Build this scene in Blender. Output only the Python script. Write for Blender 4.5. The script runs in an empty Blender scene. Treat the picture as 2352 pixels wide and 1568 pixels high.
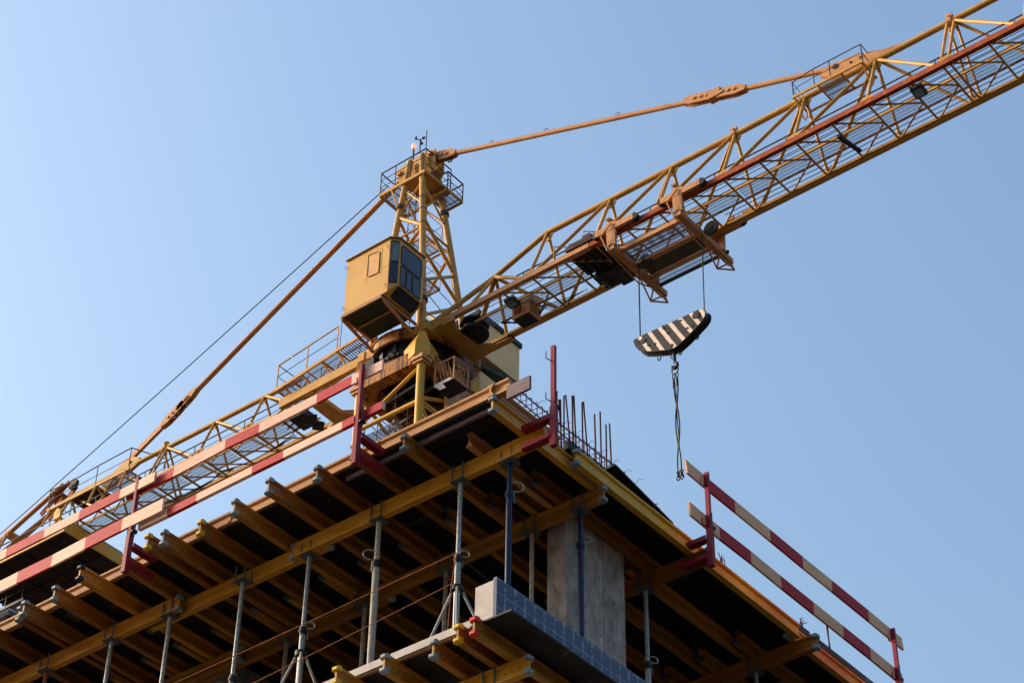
import bpy, math, random
from mathutils import Vector, Matrix
random.seed(7)
SC = bpy.context.scene
COL = SC.collection
R = math.radians

# ------------------------------------------------------------------ camera
PIT, ROLL, FB, CZ = R(39.7), R(.96), R(39.1), 1.6
fw = Vector((math.cos(PIT)*math.cos(FB), math.cos(PIT)*math.sin(FB), math.sin(PIT)))
up0 = Vector((-math.sin(PIT)*math.cos(FB), -math.sin(PIT)*math.sin(FB), math.cos(PIT)))
rt0 = Vector((math.sin(FB), -math.cos(FB), 0))
rt = rt0*math.cos(ROLL) + up0*math.sin(ROLL)
up = -rt0*math.sin(ROLL) + up0*math.cos(ROLL)
cam = bpy.data.objects.new('camera', bpy.data.cameras.new('camera'))
COL.objects.link(cam)
m = Matrix.Identity(4)
for i in range(3):
    m[i][0], m[i][1], m[i][2] = rt[i], up[i], -fw[i]
m[0][3], m[1][3], m[2][3] = 0, 0, CZ
cam.matrix_world = m
cam.data.sensor_width = 36
cam.data.lens = 5000/2352*36
cam.data.clip_end = 9000
cam.data.clip_start = .1
SC.camera = cam

# ------------------------------------------------------------------ light
SUN_EL, SUN_AZ = R(22), R(112)          # azimuth counter-clockwise from +X
W = bpy.data.worlds.new('World'); SC.world = W
W.use_nodes = True
nt = W.node_tree
bg = nt.nodes['Background']
sky = nt.nodes.new('ShaderNodeTexSky')
sky.sky_type = 'NISHITA'
sky.sun_disc = False
sky.sun_elevation = SUN_EL
sky.sun_rotation = R(90) - SUN_AZ
sky.air_density = 1.7
sky.dust_density = 7.0
sky.ozone_density = 4.6
nt.links.new(sky.outputs[0], bg.inputs[0])
bg.inputs[1].default_value = .15
sl = bpy.data.lights.new('sun', 'SUN')
sl.energy = 2.4
sl.angle = R(10)
sl.color = (1, .82, .62)
so = bpy.data.objects.new('sun', sl); COL.objects.link(so)
sd = Vector((math.cos(SUN_EL)*math.cos(SUN_AZ), math.cos(SUN_EL)*math.sin(SUN_AZ), math.sin(SUN_EL)))
so.rotation_euler = sd.to_track_quat('Z', 'Y').to_euler()
so.location = sd*100
SC.view_settings.view_transform = 'Standard'
SC.view_settings.look = 'None'
SC.view_settings.exposure = 1.03
SC.view_settings.gamma = 1
SC.cycles.max_bounces = 6

# ------------------------------------------------------------------ materials
def mat(name, base, dark=None, rough=.6, scale=6, stretch=(1, 1, 1), amt=.5, vary=.0, metal=0, bump=0.0, spot=None, spotscale=20, spotamt=.62, streak=False):
    """base colour broken up by two scales of noise; spot = colour of worn patches"""
    M = bpy.data.materials.new(name); M.use_nodes = True
    N = M.node_tree.nodes; L = M.node_tree.links
    b = N['Principled BSDF']
    b.inputs['Roughness'].default_value = rough
    b.inputs['Metallic'].default_value = metal
    b.inputs['Specular IOR Level'].default_value = .22
    tc = N.new('ShaderNodeTexCoord'); mp = N.new('ShaderNodeMapping')
    mp.inputs['Scale'].default_value = stretch
    oi = N.new('ShaderNodeObjectInfo')
    ad = N.new('ShaderNodeVectorMath'); ad.operation = 'ADD'
    sc = N.new('ShaderNodeVectorMath'); sc.operation = 'SCALE'; sc.inputs[3].default_value = 37
    cb = N.new('ShaderNodeCombineXYZ')
    for k in range(3): L.new(oi.outputs['Random'], cb.inputs[k])
    L.new(cb.outputs[0], sc.inputs[0])
    L.new(tc.outputs['Object'], ad.inputs[0]); L.new(sc.outputs[0], ad.inputs[1])
    L.new(ad.outputs[0], mp.inputs['Vector'])
    nz = N.new('ShaderNodeTexNoise'); nz.inputs['Scale'].default_value = scale
    nz.inputs['Detail'].default_value = 6; nz.inputs['Roughness'].default_value = .65
    L.new(mp.outputs[0], nz.inputs['Vector'])
    rp = N.new('ShaderNodeValToRGB')
    rp.color_ramp.elements[0].position = .3; rp.color_ramp.elements[1].position = .68
    d = dark or tuple(c*(1-amt) for c in base)
    rp.color_ramp.elements[0].color = (*d, 1); rp.color_ramp.elements[1].color = (*base, 1)
    L.new(nz.outputs[0], rp.inputs[0])
    out = rp.outputs[0]
    if spot:
        n2 = N.new('ShaderNodeTexNoise'); n2.inputs['Scale'].default_value = spotscale
        n2.inputs['Detail'].default_value = 8; n2.inputs['Roughness'].default_value = .7
        if streak:
            m2 = N.new('ShaderNodeMapping'); m2.inputs['Scale'].default_value = (1, 1, .12)
            L.new(ad.outputs[0], m2.inputs['Vector']); L.new(m2.outputs[0], n2.inputs['Vector'])
        else:
            L.new(mp.outputs[0], n2.inputs['Vector'])
        r2 = N.new('ShaderNodeValToRGB')
        r2.color_ramp.elements[0].position = spotamt; r2.color_ramp.elements[1].position = spotamt + .08
        L.new(n2.outputs[0], r2.inputs[0])
        mx = N.new('ShaderNodeMixRGB'); mx.inputs[2].default_value = (*spot, 1)
        L.new(r2.outputs[0], mx.inputs[0]); L.new(out, mx.inputs[1]); out = mx.outputs[0]
    if vary:
        hs = N.new('ShaderNodeHueSaturation')
        mr = N.new('ShaderNodeMapRange'); mr.inputs[3].default_value = 1-vary; mr.inputs[4].default_value = 1+vary*.6
        L.new(oi.outputs['Random'], mr.inputs[0]); L.new(mr.outputs[0], hs.inputs['Value'])
        mh = N.new('ShaderNodeMapRange'); mh.inputs[3].default_value = .49; mh.inputs[4].default_value = .512
        L.new(oi.outputs['Random'], mh.inputs[0]); L.new(mh.outputs[0], hs.inputs['Hue'])
        L.new(out, hs.inputs['Color']); out = hs.outputs[0]
    L.new(out, b.inputs['Base Color'])
    if bump:
        bp = N.new('ShaderNodeBump'); bp.inputs['Strength'].default_value = bump; bp.inputs['Distance'].default_value = .01
        L.new(nz.outputs[0], bp.inputs['Height']); L.new(bp.outputs[0], b.inputs['Normal'])
    return M

RUST = (.13, .035, .012)
M = {}
M['crane'] = mat('crane_yellow_paint', (.53, .285, .065), (.40, .195, .040), .5, 2.5, spot=RUST, spotscale=9, spotamt=.66)
M['crane_pale'] = mat('crane_faded_paint', (.56, .30, .13), (.42, .20, .075), .6, 3, spot=RUST, spotscale=8, spotamt=.64)
M['cab'] = mat('cab_cream_paint', (.58, .325, .085), (.50, .27, .07), .45, 1.2, spot=(.34, .17, .05), spotscale=5, spotamt=.69)
M['mast'] = mat('mast_bright_yellow', (.66, .38, .05), (.55, .28, .05), .5, 3, spot=RUST, spotscale=14, spotamt=.66)
M['rustchord'] = mat('rusty_rail', (.34, .075, .022), (.20, .035, .012), .75, 5, spot=(.46, .17, .05), spotscale=5, spotamt=.60)
M['rustpaint'] = mat('rust_streaked_paint', (.44, .19, .045), (.24, .085, .022), .65, 4, spot=(.085, .024, .010), spotscale=7, spotamt=.50, streak=True)
M['peach'] = mat('salmon_primer', (.52, .25, .105), (.38, .165, .065), .55, 2.2)
M['darksteel'] = mat('dark_steel', (.03, .027, .03), (.012, .011, .013), .5, 8, spot=(.09, .03, .02), spotscale=7, spotamt=.62)
M['darkred'] = mat('dark_red_machine', (.07, .015, .015), (.03, .008, .01), .5, 6)
M['grating'] = mat('galvanised_grating', (.26, .28, .36), (.16, .17, .22), .5, 8, metal=.2)
M['railing'] = mat('railing_dark', (.10, .07, .04), (.05, .04, .03), .5, 6)
M['wire'] = mat('steel_wire', (.03, .03, .035), None, .5, 20)
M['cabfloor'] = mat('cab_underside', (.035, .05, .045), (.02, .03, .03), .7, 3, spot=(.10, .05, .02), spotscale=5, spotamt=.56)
M['hook'] = mat('black_block_paint', (.035, .03, .03), (.018, .014, .015), .5, 5, spot=(.09, .03, .02), spotscale=10, spotamt=.6)
M['hookstripe'] = mat('cream_stripe_paint', (.74, .60, .52), (.62, .47, .38), .6, 5, spot=(.12, .05, .03), spotscale=16, spotamt=.63)
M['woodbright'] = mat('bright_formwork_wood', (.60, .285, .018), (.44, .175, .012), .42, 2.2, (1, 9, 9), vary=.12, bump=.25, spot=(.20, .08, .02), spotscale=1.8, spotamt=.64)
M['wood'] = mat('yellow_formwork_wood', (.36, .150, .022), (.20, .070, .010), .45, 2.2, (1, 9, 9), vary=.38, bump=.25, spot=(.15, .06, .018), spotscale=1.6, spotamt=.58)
M['woodpale'] = mat('bare_pine', (.50, .25, .10), (.35, .15, .05), .6, 2.5, (1, 10, 10), vary=.15, bump=.2, spot=(.30, .13, .05), spotscale=3, spotamt=.68)
M['board'] = mat('weathered_board', (.78, .50, .41), (.58, .35, .27), .7, 3, (8, 1, 10), vary=.12, spot=(.24, .09, .05), spotscale=4, spotamt=.64)
M['boardpeach'] = mat('bare_peach_board', (.80, .45, .27), (.62, .32, .18), .65, 3, (1, 8, 10), vary=.1, spot=(.30, .13, .07), spotscale=4, spotamt=.67)
M['boardred'] = mat('red_board_paint', (.46, .007, .014), (.30, .005, .011), .6, 4, (3, 1, 6), spot=(.50, .17, .11), spotscale=6, spotamt=.61)
M['postred'] = mat('red_post_paint', (.25, .006, .018), (.14, .004, .013), .5, 9, spot=(.10, .03, .03), spotscale=16, spotamt=.66)
M['ply'] = mat('film_faced_ply', (.012, .010, .010), (.006, .005, .0055), .55, 3, spot=(.075, .06, .045), spotscale=1.5, spotamt=.60)
M['plyedge'] = mat('plywood_edge', (.30, .16, .07), (.16, .075, .03), .7, 6, (1, 1, 12))
M['concrete'] = mat('raw_concrete', (.40, .345, .31), (.16, .14, .13), .85, 7, (1, 1, .6), bump=.6, spot=(.06, .05, .05), spotscale=13, spotamt=.60)
M['concretew'] = mat('pale_concrete', (.52, .47, .44), (.38, .34, .32), .85, 7, bump=.4, spot=(.15, .13, .12), spotscale=20, spotamt=.63)
M['galv'] = mat('galvanised_prop', (.34, .36, .36), (.20, .22, .22), .45, 5, (4, 4, 1), metal=.25, vary=.2, spot=(.55, .53, .50), spotscale=9, spotamt=.60)
M['galvold'] = mat('cement_stained_prop', (.42, .38, .33), (.26, .22, .18), .7, 6, (4, 4, 1), spot=(.26, .09, .04), spotscale=8, spotamt=.62)
M['rustprop'] = mat('rusty_prop', (.30, .11, .05), (.17, .05, .02), .7, 6, (4, 4, 1))
M['blueprop'] = mat('blue_prop_paint', (.006, .017, .06), (.003, .009, .035), .4, 5, (4, 4, 1), spot=(.22, .26, .34), spotscale=11, spotamt=.68)
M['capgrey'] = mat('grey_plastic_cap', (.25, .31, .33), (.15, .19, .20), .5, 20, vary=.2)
M['capdim'] = mat('shaded_plastic_cap', (.10, .11, .11), (.05, .055, .05), .7, 20, vary=.3)  # grey cap with the shade under the deck put into its colour
M['headsteel'] = mat('shaded_stained_head_steel', (.10, .115, .11), (.05, .055, .055), .6, 9, spot=(.16, .08, .04), spotscale=9, spotamt=.62)  # base darkened to paint in the shadow under the beams; spots are stains
M['slabgrey'] = mat('darkened_slab', (.13, .12, .11), (.07, .065, .06), .9, 2)  # colour darkened to cut light bounced up under the deck
M['capyellow'] = mat('yellow_plastic_cap', (.66, .42, .015), (.5, .3, .01), .5, 20)
M['capblack'] = mat('black_plastic_cap', (.012, .012, .014), None, .5, 20)
M['capred'] = mat('red_plastic_cap', (.66, .035, .02), (.5, .02, .015), .5, 20)
M['rebar'] = mat('rebar_rust', (.085, .016, .030), (.035, .009, .016), .7, 12)
M['navy'] = mat('navy_cloth', (.012, .02, .06), (.006, .009, .03), .9, 9, bump=.4)
M['cord'] = mat('rusty_cord', (.30, .09, .03), (.16, .05, .02), .8, 10)
M['screen'] = mat('grey_weather_board', (.22, .15, .17), (.10, .07, .09), .7, 6, (6, 1, 6))
M['ground'] = mat('site_ground', (.09, .07, .055), (.05, .042, .035), .95, .3)
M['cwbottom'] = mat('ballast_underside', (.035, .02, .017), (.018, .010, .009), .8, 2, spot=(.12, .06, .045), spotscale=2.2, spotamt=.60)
M['paper'] = mat('white_plastic', (.6, .58, .58), (.4, .38, .38), .6, 8)

HOLE = mat('bolt_hole', (.012, .007, .004), None, .9, 10)
def glass(name, c):
    g = bpy.data.materials.new(name); g.use_nodes = True
    b = g.node_tree.nodes['Principled BSDF']
    N, L = g.node_tree.nodes, g.node_tree.links
    tc = N.new('ShaderNodeTexCoord'); nz = N.new('ShaderNodeTexNoise'); nz.inputs['Scale'].default_value = 2.2
    L.new(tc.outputs['Object'], nz.inputs['Vector'])
    rp = N.new('ShaderNodeValToRGB')
    rp.color_ramp.elements[0].position = .38; rp.color_ramp.elements[1].position = .7
    rp.color_ramp.elements[0].color = (*c, 1); rp.color_ramp.elements[1].color = (*[x*2.2+.004 for x in c], 1)
    L.new(nz.outputs[0], rp.inputs[0]); L.new(rp.outputs[0], b.inputs['Base Color'])
    b.inputs['Roughness'].default_value = .09
    b.inputs['Specular IOR Level'].default_value = .5
    b.inputs['IOR'].default_value = 1.5
    return g
M['glass'] = glass('cab_glass', (.003, .007, .024))
M['glasspale'] = glass('cab_side_glass', (.06, .085, .085))
M['lens'] = glass('lamp_lens', (.10, .16, .20))
def emit(name, c, s):
    e = bpy.data.materials.new(name); e.use_nodes = True
    b = e.node_tree.nodes['Principled BSDF']
    b.inputs['Base Color'].default_value = (*c, 1)
    b.inputs['Emission Color'].default_value = (*c, 1)
    b.inputs['Emission Strength'].default_value = s
    return e
M['blank'] = mat('blanked_window_paint', (.66, .36, .13), (.50, .25, .08), .5, 5)
M['house'] = mat('machine_house_lit_paint', (.80, .56, .28), (.70, .46, .21), .5, 1.5, spot=(.4, .22, .09), spotscale=5, spotamt=.70)  # cream lightened so the sunless front looks lit
M['beacon'] = emit('beacon_glow', (1, .26, .17), .9)

# blue phenolic form panel with the faint printed lattice of lines
def formpanel():
    g = bpy.data.materials.new('blue_form_panel'); g.use_nodes = True
    N, L = g.node_tree.nodes, g.node_tree.links
    b = N['Principled BSDF']; b.inputs['Roughness'].default_value = .5
    tc = N.new('ShaderNodeTexCoord'); sx = N.new('ShaderNodeSeparateXYZ')
    nz = N.new('ShaderNodeTexNoise'); nz.inputs['Scale'].default_value = 30; nz.inputs['Detail'].default_value = 6
    L.new(tc.outputs['Object'], sx.inputs[0]); L.new(tc.outputs['Object'], nz.inputs['Vector'])
    def band(axis, period, width):
        a = N.new('ShaderNodeMath'); a.operation = 'MULTIPLY'; a.inputs[1].default_value = 1/period
        f = N.new('ShaderNodeMath'); f.operation = 'FRACT'
        c = N.new('ShaderNodeMath'); c.operation = 'LESS_THAN'; c.inputs[1].default_value = width
        L.new(sx.outputs[axis], a.inputs[0]); L.new(a.outputs[0], f.inputs[0]); L.new(f.outputs[0], c.inputs[0])
        return c.outputs[0]
    mxm = N.new('ShaderNodeMath'); mxm.operation = 'MAXIMUM'
    L.new(band(0, .165, .22), mxm.inputs[0]); L.new(band(2, .17, .10), mxm.inputs[1])
    gt = N.new('ShaderNodeMapRange'); gt.inputs[1].default_value = .42; gt.inputs[2].default_value = .70
    L.new(nz.outputs[0], gt.inputs[0])
    ml = N.new('ShaderNodeMath'); ml.operation = 'MULTIPLY'
    L.new(mxm.outputs[0], ml.inputs[0]); L.new(gt.outputs[0], ml.inputs[1])
    n2 = N.new('ShaderNodeTexNoise'); n2.inputs['Scale'].default_value = 3
    L.new(tc.outputs['Object'], n2.inputs['Vector'])
    r0 = N.new('ShaderNodeValToRGB')
    r0.color_ramp.elements[0].color = (.010, .018, .066, 1); r0.color_ramp.elements[1].color = (.022, .034, .10, 1)
    L.new(n2.outputs[0], r0.inputs[0])
    mx = N.new('ShaderNodeMixRGB'); mx.inputs[2].default_value = (.26, .28, .38, 1)
    L.new(ml.outputs[0], mx.inputs[0]); L.new(r0.outputs[0], mx.inputs[1])
    L.new(mx.outputs[0], b.inputs['Base Color'])
    return g
M['form'] = formpanel()

# ------------------------------------------------------------------ mesh helpers
class MB:
    def __init__(s): s.v = []; s.f = []; s.sm = []; s.mi = []
    def add(s, vs, fs, smooth=False, mi=0):
        o = len(s.v); s.v += [tuple(x) for x in vs]
        for f in fs:
            s.f.append([i+o for i in f]); s.sm.append(smooth); s.mi.append(mi)
        return s
    def tube(s, p, q, r, n=8, r2=None, mi=0):
        p, q = Vector(p), Vector(q); d = q-p
        if d.length < 1e-6: return s
        r2 = r if r2 is None else r2
        a = d.normalized(); h = Vector((0, 0, 1)) if abs(a.z) < .9 else Vector((1, 0, 0))
        x = a.cross(h).normalized(); y = a.cross(x)
        ring = [(math.cos(2*math.pi*k/n), math.sin(2*math.pi*k/n)) for k in range(n)]
        vs = [p+x*c*r+y*e*r for c, e in ring] + [q+x*c*r2+y*e*r2 for c, e in ring]
        s.add(vs, [[k, (k+1) % n, n+(k+1) % n, n+k] for k in range(n)], True, mi)
        s.add(vs[:n], [list(range(n))[::-1]], False, mi); s.add(vs[n:], [list(range(n))], False, mi)
        return s
    def path(s, pts, r, n=6, mi=0):
        pts = [Vector(p) for p in pts]
        rings = []; prevx = None
        for i, p in enumerate(pts):
            a = (pts[min(i+1, len(pts)-1)]-pts[max(i-1, 0)]).normalized()
            if prevx is None:
                h = Vector((0, 0, 1)) if abs(a.z) < .9 else Vector((1, 0, 0))
                x = a.cross(h).normalized()
            else:
                x = (prevx - a*prevx.dot(a)).normalized()
            prevx = x; y = a.cross(x)
            rings.append([p+x*math.cos(2*math.pi*k/n)*r+y*math.sin(2*math.pi*k/n)*r for k in range(n)])
        vs = [v for rg in rings for v in rg]
        fs = [[i*n+k, i*n+(k+1) % n, (i+1)*n+(k+1) % n, (i+1)*n+k] for i in range(len(pts)-1) for k in range(n)]
        s.add(vs, fs, True, mi)
        s.add(rings[0], [list(range(n))[::-1]], False, mi); s.add(rings[-1], [list(range(n))], False, mi)
        return s
    def box(s, a, b, mi=0):
        x0, y0, z0 = [min(a[i], b[i]) for i in range(3)]; x1, y1, z1 = [max(a[i], b[i]) for i in range(3)]
        vs = [(x0, y0, z0), (x1, y0, z0), (x1, y1, z0), (x0, y1, z0), (x0, y0, z1), (x1, y0, z1), (x1, y1, z1), (x0, y1, z1)]
        return s.add(vs, [[3, 2, 1, 0], [4, 5, 6, 7], [0, 1, 5, 4], [1, 2, 6, 5], [2, 3, 7, 6], [3, 0, 4, 7]], False, mi)
    def bar(s, p, q, w, h, upv=(0, 0, 1), mi=0):
        p, q = Vector(p), Vector(q); a = (q-p).normalized(); u = Vector(upv)
        x = a.cross(u)
        if x.length < 1e-4: x = a.cross(Vector((1, 0, 0)))
        x.normalize(); y = x.cross(a)
        c = [(-w/2, -h/2), (w/2, -h/2), (w/2, h/2), (-w/2, h/2)]
        vs = [p+x*i+y*j for i, j in c]+[q+x*i+y*j for i, j in c]
        return s.add(vs, [[0, 1, 2, 3], [7, 6, 5, 4], [1, 0, 4, 5], [2, 1, 5, 6], [3, 2, 6, 7], [0, 3, 7, 4]], False, mi)
    def prism(s, poly, vec, mi=0):
        poly = [Vector(p) for p in poly]; vec = Vector(vec); n = len(poly)
        nrm = Vector((0, 0, 0))
        for i in range(n): nrm += poly[i].cross(poly[(i+1) % n])
        if nrm.dot(vec) < 0: poly = poly[::-1]
        vs = poly+[p+vec for p in poly]
        s.add(vs, [list(range(n))[::-1], list(range(n, 2*n))]+[[i, (i+1) % n, n+(i+1) % n, n+i] for i in range(n)], False, mi)
        return s
    def ring(s, c, r0, r1, z0, z1, n=32, mi=0):
        vs = []
        for k in range(n):
            a = 2*math.pi*k/n; ca, sa = math.cos(a), math.sin(a)
            vs += [(c[0]+ca*r0, c[1]+sa*r0, z0), (c[0]+ca*r1, c[1]+sa*r1, z0), (c[0]+ca*r1, c[1]+sa*r1, z1), (c[0]+ca*r0, c[1]+sa*r0, z1)]
        fs = []
        for k in range(n):
            a = 4*k; b = 4*((k+1) % n)
            for i in range(4): fs.append([a+i, a+(i+1) % 4, b+(i+1) % 4, b+i])
        return s.add(vs, [f[::-1] for f in fs], False, mi)
    def grid(s, o, ux, uy, lx, ly, pitch, w=.012, t=.02, cross=None):
        """open bar grating; bars across uy every `pitch` along ux, and carriers"""
        o, ux, uy = Vector(o), Vector(ux).normalized(), Vector(uy).normalized(); uz = ux.cross(uy)
        n = int(lx/pitch)
        for i in range(n+1):
            p = o+ux*(i*pitch); s.bar(p, p+uy*ly, w, t, uz)
        c = cross or max(.12, ly/4)
        k = max(2, int(round(ly/c)))
        for j in range(k+1):
            p = o+uy*(ly*j/k)+uz*t*.95; s.bar(p, p+ux*lx, w*1.3, t*.9, uz)
        return s
    def build(s, name, material, parent=None, loc=None, rot=None):
        me = bpy.data.meshes.new(name); me.from_pydata(s.v, [], s.f)
        for x in (material if isinstance(material, (list, tuple)) else [material]): me.materials.append(x)
        me.polygons.foreach_set('use_smooth', s.sm); me.polygons.foreach_set('material_index', s.mi)
        me.update()
        o = bpy.data.objects.new(name, me); COL.objects.link(o)
        if loc is not None: o.location = loc
        if rot is not None: o.rotation_euler = rot
        if parent is not None: o.parent = parent
        return o

def empty(name, loc=(0, 0, 0), rz=0):
    o = bpy.data.objects.new(name, None); COL.objects.link(o)
    o.location = loc; o.rotation_euler = (0, 0, rz); o.empty_display_size = .3
    return o
def tag(o, label=None, cat=None, group=None, kind=None):
    if label: o['label'] = label
    if cat: o['category'] = cat
    if group: o['group'] = group
    if kind or cat: o['kind'] = kind or 'thing'
    return o
ORD = ['first', 'second', 'third', 'fourth', 'fifth', 'sixth', 'seventh', 'eighth', 'ninth', 'tenth', 'eleventh', 'twelfth', 'thirteenth', 'fourteenth', 'fifteenth', 'sixteenth']

# ================================================================== SETTING
g = MB().add([(-3000, -3000, 0), (3000, -3000, 0), (3000, 3000, 0), (-3000, 3000, 0)], [[0, 1, 2, 3]])
tag(g.build('ground', M['ground']), kind='structure')

ZS = 16.478            # underside of the upper formwork sheets
ZP = ZS-.2             # underside of secondary beams
ZQ = ZS-.4             # underside of primary beams
ZL = 13.50             # underside of the lower slab
ZT = 13.59             # top of the lower slab
XE, YE = 14.60, 12.04  # left and right edges of upper deck

# ---- the building: lower slab, column, upstand and the storeys underneath
bld = empty('concrete_building', (14.42, 11.87, 0))
tag(bld, 'unfinished concrete frame with a thin floor slab edge below the timber deck', 'building')
def bpart(mb, name, ma): return mb.build(name, ma, bld, loc=(-14.42, -11.87, 0))
bpart(MB().box((14.52, 11.87, ZL), (31, 31, ZT)), 'floor_slab', M['slabgrey'])
bpart(MB().box((14.42, 11.87, ZL-.002), (14.518, 31, ZT-.003)), 'slab_edge', M['concretew'])
bpart(MB().box((14.48, 12.16, ZL-.024), (31, 31, ZL-.004)), 'slab_form_sheet', M['ply'])
bpart(MB().box((14.44, 12.16, ZL-.022), (14.478, 31, ZL-.004)), 'form_sheet_edge', M['plyedge'])
bpart(MB().box((14.422, 11.895, ZT), (20.6, 12.15, 13.955)), 'parapet', M['concretew'])
# two seams on the wall column keep the board marks of its shutter
col = MB()
for a, b in ((16.55, 16.742), (16.748, 17.262), (17.274, 17.516), (17.521, 17.69)): col.box((a, 12.60, ZT), (b, 12.87, ZS-.005))
for a, b in ((16.742, 16.748), (17.262, 17.274), (17.516, 17.521)): col.box((a, 12.62, ZT), (b, 12.86, ZS-.005), 1)
rc = random.Random(3)
for k in range(26):
    r_ = rc.choice((.006, .009, .014)); z = rc.uniform(13.9, 16.1)
    if k % 3: x = rc.uniform(16.6, 17.64); col.tube((x, 12.601, z), (x, 12.5985, z), r_, 7, r_*.7, mi=1)
    else: y = rc.uniform(12.64, 12.84); col.tube((16.551, y, z), (16.5485, y, z), r_, 7, r_*.7, mi=1)
bpart(col, 'column', [M['concrete'], HOLE])
for x, y in ((21.5, 12.7), (16.6, 18.2), (26, 12.7), (16.6, 24), (22, 18.2), (22, 24), (28, 18)):
    bpart(MB().box((x, y, ZT), (x+.9, y+.3, ZS-.005)), 'column', M['concrete'])
for k in range(4):
    z = 10.35-3.15*k
    bpart(MB().box((14.42, 11.87, z), (31, 31, z+.2)), 'floor_slab', M['concretew'])
    for x, y in ((16.55, 12.6), (21.5, 12.7), (16.6, 18.2), (26, 12.7), (16.6, 24), (22, 18.2), (22, 24), (28, 18)):
        zt = z+3.15 if k else ZL-.03
        bpart(MB().box((x, y, z+.2), (x+.9, y+.3, zt-(.005 if k == 0 else 0))), 'column', M['concrete'])
for x, y in ((16.55, 12.6), (21.5, 12.7), (16.6, 18.2), (26, 12.7), (16.6, 24), (22, 18.2), (22, 24), (28, 18)):
    bpart(MB().box((x, y, 0), (x+.9, y+.3, .9)), 'column', M['concrete'])
pf = bpart(MB().box((14.40, 11.85, ZL-.03), (20.6, 11.893, 13.965)), 'form_panel', M['form'])
pf['label'] = 'blue printed formwork panel on the parapet'

# ledge board under the blue form and bottom sheet
lg = MB().box((14.36, 11.62, ZL-.055), (24, 12.158, ZL-.033)).build('formwork_ledge', M['ply'])
tag(lg, 'dark plywood ledge sheet under the blue panelled parapet', 'formwork sheet')

# ---- upper deck sheets: several plywood panels, each a thing one could lift
nx = 0
ys = [12.0, 14.5, 17.0, 19.5, 22.0, 24.5, 27, 29.5]
deckE = empty('deck_sheeting', (14.62, 12.04, ZS))
tag(deckE, 'dark film-faced plywood decking laid over the yellow beams', 'formwork deck')
for i in range(len(ys)-1):
    for j in range(12):
        x0 = 14.56+1.25*j
        MB().box((x0+.002-14.62, (ys[i] if i else 12.04)+.002-12.04, 0.001), (x0+1.248-14.62, ys[i+1]-.002-12.04, .021)).build('sheet', M['ply'], deckE)
# fresh slab behind the edge timbers
sl_ = MB().box((14.75, 12.22, ZS+.024), (29, 29, ZS+.05))
tag(sl_.build('deck_bed', M['ply']), 'dark bed of mesh and sheeting on top of the deck', 'deck bed')

# ------------------------------------------------------------------ timber I beams
def ibeam_profile(h=.2, w=.08, t=.027, fl=.04):
    c = .012
    y, z = w/2, h/2
    return [(-y, -z), (y, -z), (y, -z+fl-c), (t/2, -z+fl+c), (t/2, z-fl-c), (y, z-fl+c), (y, z), (-y, z), (-y, z-fl+c), (-t/2, z-fl-c), (-t/2, -z+fl+c), (-y, -z+fl-c)]
def beam(x0, x1, y, zmid, along='X', label=None, group=None, caps=('grey', None), wood='wood', h=.2, name='timber_beam', holes=True):
    """an I-section formwork beam from x0 to x1 along `along`, y = its offset on the other axis"""
    L = abs(x1-x0); pr = ibeam_profile(h)
    mb = MB().prism([(0, a, b) for a, b in pr], (L, 0, 0))
    loc = (x0, y, zmid) if along == 'X' else (y, x0, zmid)
    root = empty(name, loc, 0 if along == 'X' else R(90))
    if holes:
        for d in ([.12, .22, .32] if caps[0] else [])+([L-.12, L-.22] if caps[1] else []):
            for s in (-1, 1): mb.tube((d, s*.0137, .0), (d, s*.0147, .0), .009, 8, mi=1)
    mb.build('beam', [M[wood], HOLE], root)
    for e, cname in ((0, caps[0]), (1, caps[1])):
        if not cname: continue
        for z in (h/2-.02, -h/2+.02):
            x = 0 if e == 0 else L; sg = -1 if e == 0 else 1
            cb = MB()
            a, b_ = .046, .026
            o0 = [(x-sg*.045, sy*a, z+sz*b_) for sy, sz in ((-1, -1), (1, -1), (1, 1), (-1, 1))]
            o1 = [(x+sg*.012, sy*a, z+sz*b_) for sy, sz in ((-1, -1), (1, -1), (1, 1), (-1, 1))]
            o2 = [(x+sg*.026, sy*a*.66, z+sz*b_*.6) for sy, sz in ((-1, -1), (1, -1), (1, 1), (-1, 1))]
            fs = [[0, 1, 5, 4], [1, 2, 6, 5], [2, 3, 7, 6], [3, 0, 4, 7], [4, 5, 9, 8], [5, 6, 10, 9], [6, 7, 11, 10], [7, 4, 8, 11], [8, 9, 10, 11], [3, 2, 1, 0]]
            if sg < 0: fs = [f[::-1] for f in fs]
            cb.add(o0+o1+o2, fs); cb.build('end_cap', M['cap'+cname], root)
    tag(root, label, 'timber beam', group)
    return root

GS = 'secondary timber beams under the upper deck'
# first row: ends stick out past the left edge: (y, x of end, cap)
row1 = [(19.47, 14.22, 'grey', 'with pale caps, left one of far left close pair'),
        (19.33, 14.17, 'grey', 'with pale caps, right one of far left close pair'),
        (18.77, 14.17, 'grey', 'with grey caps, next left of the bright black capped one'),
        (18.18, 14.05, 'black', 'in brighter yellow with black end caps'),
        (17.58, 14.22, None, 'clamped by the left red guard rail post'),
        (17.03, 14.08, 'yellow', 'with yellow caps, left one of the middle close pair'),
        (16.82, 14.14, 'grey', 'with grey caps beside the yellow capped one'),
        (16.32, 14.26, 'yellow', 'with yellow caps standing alone'),
        (15.70, 14.20, 'grey', 'with grey caps, first right of lone yellow capped one'),
        (15.09, 14.14, 'grey', 'with grey caps, second right of lone yellow capped one'),
        (14.48, 14.30, 'grey', 'with grey caps, first left of the middle red post'),
        (13.88, 14.24, None, 'clamped by the middle red guard rail post'),
        (13.30, 14.46, 'grey', 'with grey caps, first right of the middle red post')]
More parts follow.
